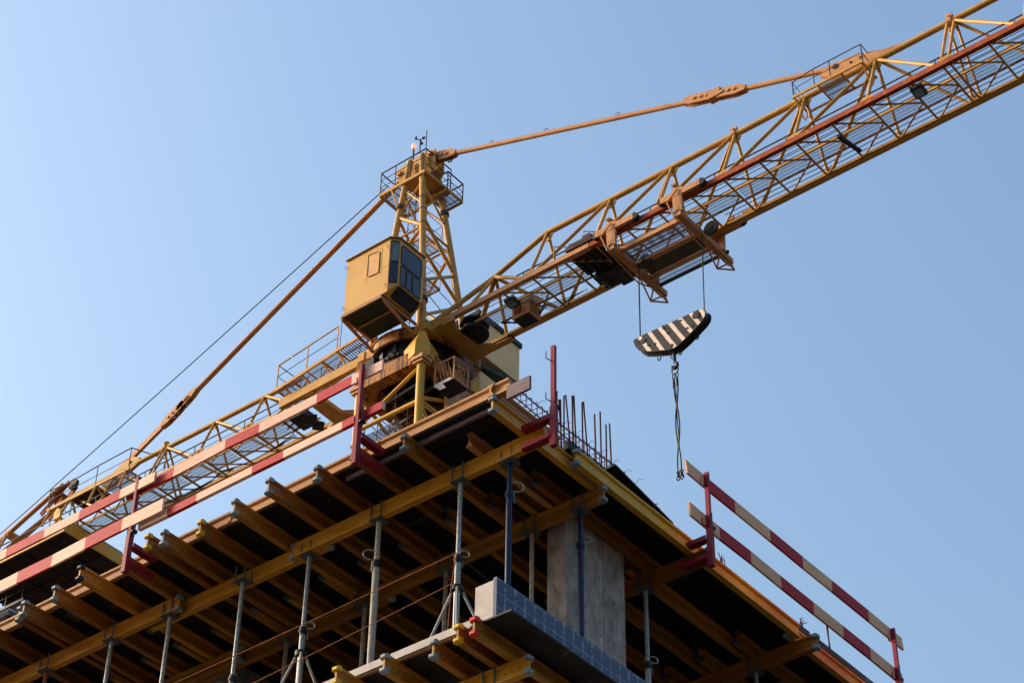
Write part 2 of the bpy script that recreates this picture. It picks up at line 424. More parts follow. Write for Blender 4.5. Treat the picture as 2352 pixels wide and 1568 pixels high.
for y, x, c, d in row1:
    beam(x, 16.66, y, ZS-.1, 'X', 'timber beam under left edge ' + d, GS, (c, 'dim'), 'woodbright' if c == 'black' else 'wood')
for k, y in enumerate((20.1, 20.75, 21.4, 22.0)):
    beam(14.2, 16.66, y, ZS-.1, 'X', 'timber beam at the left picture edge, %s beyond the far close pair' % ORD[k], GS, ('grey', 'grey'))
beam(14.87, 16.9, 12.68, ZS-.1, 'X', 'plain short bare timber beam behind the first blue prop', GS, (None, None), 'woodpale')
# second and third rows overlap the ends of the row before
k = 0
for y in (12.54, 12.90, 13.21, 13.80, 14.57, 15.20, 15.79, 16.43, 16.95, 17.68, 18.30, 18.89, 19.56, 20.2, 20.9, 21.5):
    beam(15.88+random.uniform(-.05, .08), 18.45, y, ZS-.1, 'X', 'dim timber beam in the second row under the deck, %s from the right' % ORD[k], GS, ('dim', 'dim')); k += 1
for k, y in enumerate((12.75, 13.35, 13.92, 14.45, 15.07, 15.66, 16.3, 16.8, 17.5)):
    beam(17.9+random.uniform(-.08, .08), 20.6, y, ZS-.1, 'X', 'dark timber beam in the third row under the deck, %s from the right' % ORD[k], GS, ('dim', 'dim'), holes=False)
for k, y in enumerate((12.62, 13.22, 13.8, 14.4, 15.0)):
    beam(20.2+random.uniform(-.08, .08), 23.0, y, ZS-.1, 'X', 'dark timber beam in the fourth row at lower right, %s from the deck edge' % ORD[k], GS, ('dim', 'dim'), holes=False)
GE = 'edge beams along the right side of the deck'
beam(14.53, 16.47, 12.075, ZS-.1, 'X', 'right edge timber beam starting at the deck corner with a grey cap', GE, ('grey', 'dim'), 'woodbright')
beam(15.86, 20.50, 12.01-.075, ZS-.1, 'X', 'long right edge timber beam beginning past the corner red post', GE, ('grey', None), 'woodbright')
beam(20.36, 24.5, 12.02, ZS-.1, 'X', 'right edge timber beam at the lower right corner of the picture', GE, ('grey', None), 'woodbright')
# stop-end timbers on the deck
beam(14.52, 15.75, 12.10, ZS+.104, 'X', 'upper edge timber lying on the deck beside the corner', 'edge timbers lying on the deck', (None, None), 'woodpale', .16, holes=False)
for k, (a, b, xo) in enumerate(((11.86, 13.75, 14.58), (13.76, 16.1, 14.57), (16.11, 18.4, 14.55), (18.41, 20.6, 14.53), (20.61, 23, 14.53))):
    beam(a, b, xo, ZS+.104, 'Y', ['grooved edge timber at the corner below the crane mast', 'grooved edge timber on the left side beside the middle red post', 'grooved edge timber behind the middle close pair of beams', 'grooved edge timber beneath the dark navy cloth', 'grooved edge timber at the far left picture edge'][k], 'edge timbers lying on the deck', (None, None), 'woodpale', .165, holes=False)
sb = MB().box((14.50, 11.53, ZS-.15), (14.535, 11.85, ZS+.03)).build('stop_board', M['screen'])
tag(sb, 'grey purple weathered board end jutting past the deck corner', 'board')
# left edge of the sheeting, thick raw edge at the corner
re_ = MB().box((14.645, 12.13, ZS-.055), (14.685, 14.35, ZS-.002)).build('edge_batten', M['screen'])
tag(re_, 'dark weathered batten under the left deck edge near the corner', 'batten')

GP = 'primary timber beams on the props'
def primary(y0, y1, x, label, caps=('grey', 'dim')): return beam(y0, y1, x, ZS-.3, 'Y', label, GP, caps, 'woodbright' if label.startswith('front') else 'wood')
primary(11.79, 15.59, 15.12, 'front primary timber beam clamped by the corner red post', (None, 'grey'))
primary(15.05, 18.1, 15.205, 'front primary timber beam middle length behind its neighbours')
primary(17.44, 21.2, 15.075, 'front primary timber beam left length with a grey cap at its right end')
primary(20.8, 24, 15.16, 'front primary timber beam beyond the left picture edge')
primary(11.93, 15.72, 16.40, 'second primary timber beam ending right of the first blue prop')
primary(15.2, 18.57, 16.485, 'second primary timber beam middle length in the shade')
primary(17.66, 21.4, 16.39, 'second primary timber beam left length in the shade')
primary(11.67, 15.4, 18.17, 'third primary timber beam clamped by the red post at right')
primary(15.0, 18.4, 18.26, 'third primary timber beam rear length in deep shade')
primary(11.70, 15.4, 20.56, 'fourth primary timber beam at the lower right with pale caps')
primary(11.66, 15.4, 22.4, 'fifth primary timber beam beyond the lower right corner', (None, 'grey'))

# lower formwork under the lower slab
GL = 'timber beams under the lower slab'
low = [(13.78, 14.14, 'yellow', 'with yellow caps at the bottom picture edge'), (13.22, 14.26, 'grey', 'with grey caps under the white slab edge'),
       (12.64, 14.36, 'grey', 'with a small grey cap right of the grey capped one'), (12.25, 14.28, 'yellow', 'with yellow caps next to the red capped one')]
for y, x, c, d in low: beam(x, 16.8, y, ZL-.125, 'X', 'lower timber beam ' + d, GL, (c, None))
beam(14.27, 18.2, 12.03, ZL-.13, 'X', 'lower edge timber beam with red end caps', GL, ('red', None))
beam(16.3, 20.2, 11.93, ZL-.13, 'X', 'lower edge timber beam farther along under the blue panel', GL, ('grey', None))
beam(11.83, 15.2, 14.93, ZL-.33, 'Y', 'lower primary timber beam with pale caps at the bottom picture edge', GL, ('grey', None), 'woodbright')
for k, y in enumerate((14.4, 15.0, 15.6)): beam(14.2, 16.8, y, ZL-.125, 'X', 'lower timber beam below the bottom picture edge, %s past the yellow capped one' % ORD[k], GL, ('grey', None))

# ------------------------------------------------------------------ steel props
def prop(x, y, zh, ma, label, z0=ZT, ztop=ZQ, ro=.035, ri=.027, ang=0.6, fork=True, loop=1.0):
    root = empty('steel_prop', (x, y, z0)); H = ztop-z0-.012
    zc = zh-z0
    MB().box((-.06, -.06, 0), (.06, .06, .008)).build('base_plate', ma, root)
    MB().tube((0, 0, .008), (0, 0, zc), ro, 14).build('outer_tube', ma, root)
    hb = MB().tube((0, 0, zc), (0, 0, H-.008), ri, 14)
    nh = max(2, int((H-zc)/.12))
    for k in range(nh):
        z = zc+.09+k*(H-zc-.1)/nh
        for hx, hy in ((-.86, -.5), (.86, .5)): hb.tube((hx*ri*.97, hy*ri*.97, z), (hx*(ri+.0015), hy*(ri+.0015), z), .0085, 8, mi=1)
    hb.build('inner_tube', [ma, HOLE], root)
    cm = MB().tube((0, 0, zc-.085), (0, 0, zc+.012), ro+.008, 16)
    cm.tube((0, 0, zc-.05), (0, 0, zc-.03), ro+.017, 16)
    nut = cm.build('collar_nut', M['darksteel'] if ma is not M['blueprop'] else ma, root)
    ca, sa = math.cos(ang), math.sin(ang)
    pts = [(-ca*.04, -sa*.04, zc+.02), (ca*.04, sa*.04, zc+.02)]
    for t in range(9):
        a = t/8*math.pi*1.25
        rr = .055*loop
        pts.append((ca*(.06+rr*math.sin(a)*1.0+.02), sa*(.06+rr*math.sin(a)+.02), zc+.02+rr*(1-math.cos(a))*.8))
    MB().path(pts, .008, 6).build('pin_handle', M['galv'], nut)
    MB().tube((ca*.05, sa*.05, zc), (ca*.055, sa*.055, zc-.13), .007, 6).build('pin_chain', M['galv'], nut)
    MB().box((-.09, -.09, H-.008), (.09, .09, H)).build('head_plate', M['headsteel'], root)
    if fork:
        for sx in (-1, 1):
            for sy in (-1, 1): MB().box((sx*.062-.006, sy*.075-.010, H+.0005), (sx*.062+.006, sy*.075+.010, H+.17+.06*(sx < 0))).build('fork_prong', M['headsteel'], root)
    tag(root, label, 'steel prop', 'adjustable steel props under the deck')
    return root
prop(15.17, 12.33, 15.66, M['blueprop'], 'blue steel prop under the front beam near the deck corner', ang=-.8, loop=1.5)
prop(15.12, 13.00, 15.06, M['galv'], 'galvanised prop braced by a tripod beside the white parapet block', ang=-.5)
prop(15.13, 14.23, 15.50, M['galvold'], 'thick pale cement-stained prop with looped handle standing alone', ro=.041, ri=.032, ang=2.5, loop=1.5)
prop(15.17, 15.36, 15.06, M['galv'], 'galvanised prop with a rusty tripod under the front beam', ang=-.6)
prop(15.09, 16.37, 14.75, M['galv'], 'slim grey perforated prop, first left of the rusty tripod one', ang=.5)
prop(15.10, 17.62, 14.6, M['galv'], 'slim grey perforated prop, second left of the rusty tripod one', ang=.4)
prop(15.06, 18.62, 14.4, M['galv'], 'slim grey prop left of the capped beam joint', ang=.4)
prop(15.06, 19.82, 14.4, M['rustprop'], 'rust brown prop at the lower left', ang=.4)
prop(16.38, 12.26, 15.62, M['blueprop'], 'blue steel prop standing against the concrete wall column', ang=-.7)
prop(16.40, 12.98, 14.95, M['galvold'], 'dim perforated prop behind the tall blue prop', ang=.4)
prop(16.40, 14.28, 14.85, M['galvold'], 'dim prop in the second row behind the tripod', ang=.4)
prop(16.40, 15.57, 14.80, M['galvold'], 'dim prop in the second row left of the pale thick prop', ang=.4)
prop(16.42, 16.9, 14.8, M['galvold'], 'dim prop deep in the second row behind the rusty tripod', ang=.4)
prop(18.17, 12.63, 15.05, M['galv'], 'galvanised prop right of the concrete wall column', ang=-.5)
prop(20.56, 12.63, 14.9, M['galv'], 'galvanised prop at the lower right picture edge', ang=-.5)
prop(18.17, 14.2, 15.0, M['galvold'], 'hidden prop in the third row behind the column', ang=.5)
prop(14.95, 12.33, 12.3, M['blueprop'], 'blue prop head at bottom picture edge under the lower beam', z0=10.55, ztop=ZL-.43)

def tripod(x, y, label, ma, legs, zc=14.62):
    root = empty('prop_tripod', (x, y, ZT))
    h = zc-ZT
    for a in legs:
        c, s = math.cos(a), math.sin(a)
        MB().tube((c*.055, s*.055, h), (c*.60, s*.60, .02), .016, 8).build('leg', ma, root)
    MB().ring((0, 0), .046, .072, h-.03, h+.03, 16).build('clamp', M['darksteel'], root)
    st = MB()
    for a in legs:
        c, s = math.cos(a), math.sin(a)
        st.tube((c*.04, s*.04, .36*h), (c*.375, s*.375, .36*h), .009, 6)
    st.build('stay', ma, root)
    tag(root, label, 'prop tripod', 'tripods bracing the props')
tripod(15.12, 13.00, 'grey green steel tripod around the prop beside the white parapet block', M['galv'], (R(95), R(222), R(-30)), 14.64)
tripod(15.17, 15.36, 'rusty white steel tripod around the prop at bottom left', M['galvold'], (R(105), R(225), R(-20)), 14.72)

# ------------------------------------------------------------------ guard rails
def post(x, y, zb, zt, out, label):
    """out: unit vector from the deck towards the open side; clamp grips the beam below"""
    root = empty('guard_rail_post', (x, y, zb)); o = Vector((out[0], out[1], 0)); t = Vector((-o.y, o.x, 0)); H = zt-zb
    MB().bar((0, 0, .52), (0, 0, H), .055, .04, t).build('upright', M['postred'], root)
    MB().bar(o*.004, o*.004+Vector((0, 0, .54)), .075, .06, t).build('socket', M['postred'], root)
    c = MB()
    for z in (.20-.045, .20+.2+.012):
        for sg in (-1, 1): c.bar(-o*.03+t*sg*.044+Vector((0, 0, z)), -o*.42+t*sg*.044+Vector((0, 0, z)), .008, .055)
        c.bar(-o*.03+Vector((0, 0, z-.031)), -o*.42+Vector((0, 0, z-.031)), .094, .007)
    c.build('clamp', M['postred'], root)
    n = MB().tube(t*.06+Vector((0, 0, .50)), t*.06+Vector((0, 0, .80)), .010, 8)
    n.tube(t*.06+Vector((0, 0, .56)), t*.06+Vector((0, 0, .585)), .040, 14)
    n.build('clamp_screw', M['darksteel'], root)
    hk = MB()
    for z in (H-.20, H-.78):
        hk.path([o*-.03+t*.0+Vector((0, 0, z)), o*-.03-t*.10+Vector((0, 0, z-.02)), o*-.03-t*.10+Vector((0, 0, z+.07))], .007, 6)
    hk.build('board_hook', M['postred'], root)
    tag(root, label, 'guard rail post', 'red guard rail posts')
post(14.10, 17.38, 16.08, 17.50, (-1, 0), 'left red guard rail post in front of the lattice boom')
post(14.10, 13.68, 16.03, 17.47, (-1, 0), 'middle red guard rail post just left of the crane mast')
post(15.02, 11.60, 15.88, 17.29, (0, -1), 'bare red post without boards at the deck corner beside the rebar')
post(18.06, 11.60, 15.93, 17.29, (0, -1), 'right red guard rail post at the start of the right boards')
post(22.42, 11.60, 15.93, 17.26, (0, -1), 'farthest red guard rail post at the lower right corner')

def board(p, axis, cuts, z0, z1, label, first_red, th=.03, slant=0.0, group=None, tilt=0):
    """board split along `axis` at cuts (absolute); colours alternate"""
    root_loc = Vector(p)
    mb = MB(); n = len(cuts)
    for i, c in enumerate(cuts):
        jz, jo = random.uniform(-.007, .007), random.uniform(-.006, .006)
        for k, (o, z) in enumerate(((0+jo, z0+jz), (th+jo, z0+jz), (th+jo, z1+jz), (0+jo, z1+jz))):
            d = c
            if i in (0, n-1): d += slant*((z-z0)/(z1-z0)-.5)
            else: d += random.uniform(-.006, .006)
            mb.v.append((o-root_loc.x*0, d, z) if axis == 'Y' else (d, o, z))
    for i in range(n-1):
        a, b = 4*i, 4*(i+1); red = (i % 2 == 0) == first_red
        for k in range(4):
            f = [a+k, a+(k+1) % 4, b+(k+1) % 4, b+k]
            mb.f.append(f if axis == 'X' else f[::-1]); mb.sm.append(False); mb.mi.append(1 if red else 0)
    mb.f += [[3, 2, 1, 0], [4*n-4, 4*n-3, 4*n-2, 4*n-1]]; mb.sm += [False]*2; mb.mi += [0, 0]
    # recentre
    c = Vector((0, cuts[0], z0)) if axis == 'Y' else Vector((cuts[0], 0, z0))
    mb.v = [tuple(Vector(v)-c) for v in mb.v]
    o = mb.build('guard_board', [M['board' if axis == 'Y' else 'boardpeach'], M['boardred']], None, loc=(p[0], cuts[0], z0) if axis == 'Y' else (cuts[0], p[1], z0))
    tag(o, label, 'guard board', group or 'striped guard rail boards')
    return o
# left face: seen from outside, boards hang on the inside of the posts
board((14.135, 0, 0), 'Y', [13.40, 13.87, 14.42, 15.35, 15.91, 16.79, 17.62], 17.275, 17.415, 'upper striped board between the left and middle red posts', False)
board((14.075, 0, 0), 'Y', [17.06, 17.68, 18.42, 19.06, 19.78, 20.5, 21.2, 21.9], 17.285, 17.425, 'upper striped board running off the left picture edge', False)
board((14.135, 0, 0), 'Y', [13.36, 13.97, 14.89, 15.40, 16.31, 16.8, 17.3], 16.69, 16.80, 'lower weathered board between the left and middle red posts', True, .05)
board((14.07, 0, 0), 'Y', [16.83, 17.53, 18.19, 18.81, 19.45, 20.1, 20.8, 21.6], 16.745, 16.925, 'lower striped board running off the left picture edge', False)
# right face
board((0, 11.635, 0), 'X', [17.68, 18.13, 18.73, 19.50, 20.27, 20.95, 21.86, 22.72], 17.10, 17.275, 'upper striped board on the right side of the deck', False, slant=-.03)
board((0, 11.635, 0), 'X', [17.73, 18.34, 19.0, 19.69, 20.43, 21.13, 21.80, 22.62], 16.50, 16.68, 'lower striped board on the right side of the deck', False, slant=-.03)

# ------------------------------------------------------------------ rebar on the deck
cage = empty('rebar_cage', (15.2, 12.32, ZS+.05))
tag(cage, 'dark rusty reinforcement cage with upright starter bars on the deck', 'rebar cage')
for (x0, z0, x1, z1) in ((16.13, .55, 16.09, 1.01), (16.18, .1, 16.19, 1.14), (16.36, .1, 16.25, 1.2), (16.36, .1, 16.362, 1.25), (16.44, .1, 16.37, 1.25), (16.55, .1, 16.556, 1.27), (16.69, .1, 16.587, 1.30), (16.82, .1, 16.833, 1.27), (16.92, .1, 16.875, 1.31), (17.02, .1, 17.04, 1.23), (17.14, .1, 17.08, 1.26), (16.16, .1, 16.07, 1.0)):
    MB().tube((x0-15.2, .02, .0), (x1-15.2, .03+random.uniform(-.04, .04), z1), .011, 7).build('starter_bar', M['rebar'], cage)
for y, z in ((-.10, .38), (.10, .42), (-.10, .52), (.10, .56)):
    pts = [(x*.25-.2, y+random.uniform(-.01, .01), z-.0+random.uniform(-.008, .008)) for x in range(0, 10)]
    MB().path(pts, .009, 6).build('long_bar', M['rebar'], cage)
for k in range(21):
    x = .0+k*.1
    MB().path([(x, -.11, .36), (x, -.11, .55), (x+.005, .11, .58), (x, .11, .40), (x, -.11, .36), (x-.03, -.14, .33)], .006, 5).build('stirrup', M['rebar'], cage)
wv = []
for k in range(40):
    a = k*.16
    wv.append((2.05+k*.028, -.06+.04*math.sin(a*3), .34+.035*math.sin(a*4)-k*.004))
MB().path(wv, .008, 5).build('loose_bar', M['rebar'], cage)
for k in range(9):
    x = .3+k*.24
    MB().path([(x, -.11, .5), (x+.03, -.16, .57), (x+.09, -.17, .58+random.uniform(-.03, .03))], .003, 4).build('tie_wire', M['rebar'], cage)
lp = MB()
lp.prism([(16.70, 11.98, ZS+.30), (17.92, 12.02, ZS+.16), (17.92, 12.75, ZS+.17), (16.72, 12.75, ZS+.31)], (0, 0, .022))
tag(lp.build('loose_sheet', M['ply']), 'loose dark plywood sheet poking over the right deck edge behind the rebar', 'plywood sheet')
for k, (x0, x1) in enumerate(((17.95, 20.9), (20.95, 24.5))):
    o = MB().box((x0, 11.99, ZS+.024), (x1, 12.20, ZS+.12)).build('stop_board', M['ply'])
    tag(o, ['dark stop board along right deck edge behind the right red post', 'dark stop board along the deck edge at lower right'][k], 'board')
o = MB().box((15.80, 11.99, ZS+.024), (16.68, 12.06, ZS+.13)).build('stop_board', M['ply'])
tag(o, 'short black stop board under the rebar cage', 'board')
sr = empty('rebar_pair', (21.6, 12.12, ZS+.12)); tag(sr, 'pair of short rebar ends standing at lower right of the deck', 'rebar')
for a, b in ((0, .0), (.035, -.03)): MB().tube((a, 0, 0), (b, 0, .52), .011, 6).build('bar', M['rebar'], sr)
for k, (x, lab) in enumerate(((19.0, 'first clump of bent tie wire behind the right red post'), (20.75, 'second clump of bent tie wire near the lower right beam'), (17.55, 'clump of bent tie wire left of the right red post'))):
    mb = MB()
    for q in range(5):
        p0 = (random.uniform(-.05, .05), 0, 0)
        mb.path([p0, (p0[0]+random.uniform(-.05, .05), -.03, .07), (p0[0]+random.uniform(-.1, .1), -.05, .10+random.uniform(-.03, .05))], .006, 5)
    mb.box((-.05, -.02, .0), (.06, .05, .05))
    o = mb.build('wire_scrap', M['rebar'], None, loc=(x, 12.05, ZS+.12)); tag(o, lab, 'wire')

# navy cloth bundle at the left edge
def lump(cx, cy, cz, sx, sy, sz, n=9, m_=14):
    mb = MB(); vs = []
    for i in range(n+1):
        th = math.pi*i/n
        for j in range(m_):
            ph = 2*math.pi*j/m_
            r_ = 1+.18*math.sin(3*ph+2*th)+.12*math.sin(5*th+ph)+random.uniform(-.05, .05)
            vs.append((cx+sx*r_*math.sin(th)*math.cos(ph), cy+sy*r_*math.sin(th)*math.sin(ph), cz+sz*r_*math.cos(th)))
    fs = [[i*m_+j, i*m_+(j+1) % m_, (i+1)*m_+(j+1) % m_, (i+1)*m_+j] for i in range(n) for j in range(m_)]
    return mb.add(vs, [f[::-1] for f in fs], True)
o = lump(0, 0, 0, .16, .17, .13).build('cloth_bundle', M['navy'], None, loc=(14.72, 18.80, ZS+.26)); tag(o, 'dark navy crumpled cloth bundle behind the black capped beam', 'cloth', 'navy cloth on the deck edge')
o = lump(0, 0, 0, .14, .22, .07).build('cloth_bundle', M['navy'], None, loc=(14.72, 19.48, ZS+.235)); tag(o, 'flat navy cloth bundle lying at the far left deck edge', 'cloth', 'navy cloth on the deck edge')

# cords strung between the props
def cord(pts, r, label, ma):
    o = MB().path(pts, r, 5).build('rope', ma); tag(o, label, 'rope', 'cords strung between the props'); return o
def sag(p, q, s, n=10):
    p, q = Vector(p), Vector(q)
    return [p.lerp(q, i/n)-Vector((0, 0, s*4*(i/n)*(1-i/n))) for i in range(n+1)]
cord(sag((15.05, 12.96, 15.06), (15.0, 19.8, 14.94), .02), .0055, 'upper rusty guard cord crossing in front of the props', M['cord'])
cord(sag((15.05, 13.02, 14.68), (15.0, 19.8, 14.30), .03), .0055, 'lower rusty guard cord crossing in front of the props', M['cord'])
cord([(15.05, 12.96, 15.06), (15.05, 13.02, 14.68), (15.05, 13.06, 13.9)], .0055, 'hanging rusty cord tail beside the tripod prop', M['cord'])
cord(sag((15.12, 12.95, 15.03), (16.54, 12.7, 14.72), .05), .005, 'dark drooping wire from the tripod prop to the column', M['wire'])
cord(sag((18.2, 12.6, 15.0), (20.5, 12.6, 14.6), .08), .005, 'dark drooping wire between the two right props', M['wire'])

# ================================================================== CRANE
X0, Y0 = 35.277, 32.05
CR = empty('tower_crane', (X0, Y0, 0))
tag(CR, 'yellow tower crane with lattice boom, cab and counter boom behind the building', 'tower crane')
# all crane meshes are modelled in world coordinates and moved to the crane's origin
def cp(mb, name, ma, parent=None):
    mb.v = [(a-X0, b-Y0, c) for a, b, c in mb.v]
    return mb.build(name, M[ma] if isinstance(ma, str) else ma, parent or CR)
def V(x, y, z): return Vector((x, y, z))
XN, XF = X0-.8, X0+.8

# ---- mast
H = 1.12
corners = [(-H, -H), (-H, H), (H, H), (H, -H)]
for sx, sy in corners:
    lg = cp(MB().tube((X0+sx, Y0+sy, .3), (X0+sx, Y0+sy, 39.05), .115, 16), 'mast_leg', 'mast')
    c = MB().box((X0+sx-.21, Y0+sy-.21, 39.02), (X0+sx+.21, Y0+sy+.21, 39.14))
    c.box((X0+sx-.17, Y0+sy-.17, 38.93), (X0+sx+.17, Y0+sy+.17, 38.99))
    cp(c, 'flange', 'crane_pale', lg)
lev = [39.0, 37.7] + [37.7-2.35*k for k in range(1, 16)]
for i in range(4):
    a, b = corners[i], corners[(i+1) % 4]
    mb = MB()
    for k, z in enumerate(lev):
        if k: mb.tube((X0+a[0], Y0+a[1], z), (X0+b[0], Y0+b[1], z), .065, 10)
        if k+1 < len(lev) and lev[k+1] > 0:
            zz = lev[k+1]
            p, q = ((a, b) if k % 2 == 0 else (b, a))
            if k == 0 and i in (0, 2): p, q = a, b
            mb.tube((X0+p[0], Y0+p[1], z-.1), (X0+q[0], Y0+q[1], zz+.1), .055, 10)
    cp(mb, 'mast_bracing', 'mast')
cp(MB().box((X0-2.2, Y0-2.2, 0.0), (X0+2.2, Y0+2.2, .3)), 'foundation', 'concrete')
# ladder + landings inside mast
ml = MB()
for k in range(60):
    z = 20+.3*k; ml.tube((X0+.3, Y0+.6, z), (X0+.7, Y0+.6, z), .013, 5)
for x in (.3, .7): ml.tube((X0+x, Y0+.6, 20), (X0+x, Y0+.6, 38.2), .02, 6)
cp(ml, 'mast_ladder', 'railing')
for z in (36.3, 37.5):
    gr = MB().grid((X0-1.0, Y0-.15, z), (1, 0, 0), (0, 1, 0), 2.0, 1.1, .045, .012, .02, .25)
    gr.bar((X0-1.05, Y0-.15, z), (X0+1.05, Y0-.15, z), .05, .08); gr.bar((X0-1.0, Y0+.95, z), (X0+1.0, Y0+.95, z), .05, .08); gr.bar((X0-.2, Y0-.15, z-.03), (X0-.2, Y0+1.0, z-.03), .05, .06)
    ld = cp(gr, 'mast_landing', 'grating')
    mb = MB()
    for x in (-1.0, -.5, 0, .5, 1.0): mb.tube((X0+x, Y0-.15, z), (X0+x, Y0-.15, z+.95), .016, 6); mb.tube((X0+x, Y0+.95, z), (X0+x, Y0+.95, z+.95), .016, 6)
    for h in (.5, .95): mb.tube((X0-1.0, Y0-.15, z+h), (X0+1.0, Y0-.15, z+h), .014, 5); mb.tube((X0-1.0, Y0+.95, z+h), (X0+1.0, Y0+.95, z+h), .014, 5)
    cp(mb, 'landing_rail', 'railing', ld)
mb = MB().box((X0+.55, Y0-.95, 36.2), (X0+.62, Y0+.5, 38.7)); mb.box((X0+.40, Y0-.7, 37.0), (X0+.54, Y0-.2, 37.9))
for k in range(4): mb.bar((X0-.3+.2*k, Y0-1.0, 37.2+.2*k), (X0+.2+.2*k, Y0-.9, 38.2-.1*k), .05, .07)
cp(mb, 'mast_enclosure', 'darksteel')

# ---- collar: octagonal plate ring under the slewing ring with four leg sockets
def octo(h, ch): return [(-h, -h+ch), (-h+ch, -h), (h-ch, -h), (h, -h+ch), (h, h-ch), (h-ch, h), (-h+ch, h), (-h, h-ch)]
out = octo(1.30, .42); inn = octo(.92, .34)
mb = MB()
for i in range(8):
    a, b, c, d = out[i], out[(i+1) % 8], inn[(i+1) % 8], inn[i]
    lo = [V(X0+p[0], Y0+p[1], 38.95) for p in (a, b, c, d)]
    hi = [V(X0+p[0], Y0+p[1], 39.40) for p in (a, b, c, d)]
    mb.add(lo+hi, [[3, 2, 1, 0], [4, 5, 6, 7], [0, 1, 5, 4], [2, 3, 7, 6]])
col_ = cp(mb, 'collar', 'rustpaint')
for sx, sy in corners:
    d = Vector((sx, sy, 0)).normalized(); t = Vector((-d.y, d.x, 0)); c = V(X0+sx, Y0+sy, 0)
    mb = MB()
    def ringp(w, f, b, z):
        return [c+t*w-d*b+V(0, 0, z), c+t*w*.42+d*f+V(0, 0, z), c-t*w*.42+d*f+V(0, 0, z), c-t*w-d*b+V(0, 0, z)]
    r1, r2, r3 = ringp(.50, .16, .34, 39.16), ringp(.46, .165, .30, 39.62), ringp(.16, .13, .25, 40.02)
    vs = r1+r2+r3
    fs = [[0, 1, 5, 4], [1, 2, 6, 5], [2, 3, 7, 6], [4, 5, 9, 8], [5, 6, 10, 9], [6, 7, 11, 10], [8, 9, 10, 11], [3, 2, 1, 0], [0, 4, 7, 3], [4, 8, 11, 7]]
    mb.add(vs, [f[::-1] for f in fs])
    mb.tube(c+V(0, 0, 39.14), c+V(0, 0, 39.66), .135, 14)
    cp(mb, 'leg_socket', 'mast')
mb = MB().ring((X0, Y0), .96, 1.20, 39.40, 39.62, 40); cp(mb, 'slewing_ring', 'darkred')
mb = MB().ring((X0, Y0), .90, 1.24, 39.62, 39.72, 40); mb.ring((X0, Y0), .7, 1.12, 39.72, 40.12, 40)
for k in range(48):
    a = 2*math.pi*k/48; mb.box((X0+1.24*math.cos(a)-.02, Y0+1.24*math.sin(a)-.02, 39.63), (X0+1.24*math.cos(a)+.02, Y0+1.24*math.sin(a)+.02, 39.71))
cp(mb, 'slewing_gear', 'darksteel')
mb = MB().ring((X0, Y0), .4, 1.28, 40.12, 40.16, 40)
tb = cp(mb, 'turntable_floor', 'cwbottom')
mb = MB().ring((X0, Y0), 1.28, 1.36, 40.10, 40.40, 48); mb.ring((X0, Y0), 1.2, 1.40, 40.40, 40.43, 48)
tt = cp(mb, 'turntable', 'rustpaint')
mb = MB()
for k in range(14):
    a = 2*math.pi*(k+.3)/14
    if abs(math.sin(2*a)) > .93: continue
    c_, s_ = math.cos(a), math.sin(a); z0 = random.uniform(39.75, 39.95)
    mb.bar((X0+1.18*c_, Y0+1.18*s_, z0), (X0+1.18*c_, Y0+1.18*s_, 40.1), random.uniform(.06, .2), .06, (c_, s_, 0))
cp(mb, 'turntable_lug', 'darksteel')
mb = MB()
for k in range(6):
    a = R(150+k*38); b = R(150+k*38+50)
    mb.path(sag((X0+1.1*math.cos(a), Y0+1.1*math.sin(a), 40.08), (X0+1.2*math.cos(b), Y0+1.2*math.sin(b), 40.05), .12+.05*(k % 3), 7), .018, 5)
cp(mb, 'hydraulic_hose', 'wire')
mb = MB()
for y in (Y0-1.15, Y0+1.15): mb.box((X0-1.15, y-.12, 40.16), (X0+1.15, y+.12, 40.46))
for x in (X0-1.0, X0+1.0): mb.box((x-.12, Y0-1.03, 40.16), (x+.12, Y0+1.03, 40.44))
cp(mb, 'turntable_frame', 'crane')
# slewing motors hanging beside the ring
for dx, dy in ((1.05, -1.15), (-.4, 1.4), (1.35, .3)):
    mb = MB().tube((X0+dx, Y0+dy, 39.25), (X0+dx, Y0+dy, 40.1), .16, 14); mb.tube((X0+dx, Y0+dy, 39.0), (X0+dx, Y0+dy, 39.25), .11, 14)
    mb.tube((X0+dx, Y0+dy, 40.1), (X0+dx, Y0+dy, 40.75), .2, 14)
    cp(mb, 'slewing_motor', 'rustpaint')
mb = MB().box((X0-1.25, Y0+.55, 39.45), (X0-1.12, Y0+.85, 39.95)); cp(mb, 'brake_plate', 'darksteel')
mb = MB().tube((X0+.55, Y0-1.35, 39.62), (X0+.15, Y0-1.38, 39.75), .22, 16); mb.tube((X0+.75, Y0-1.33, 39.55), (X0+.55, Y0-1.35, 39.62), .15, 14); cp(mb, 'drive_motor', 'screen')
mb = MB()
for k in range(5): mb.bar((X0-.9+.4*k, Y0-1.30, 38.6), (X0-.7+.45*k, Y0+1.2, 38.5+.1*(k % 2)), .07, .09)
cp(mb, 'collar_beam', 'darksteel')

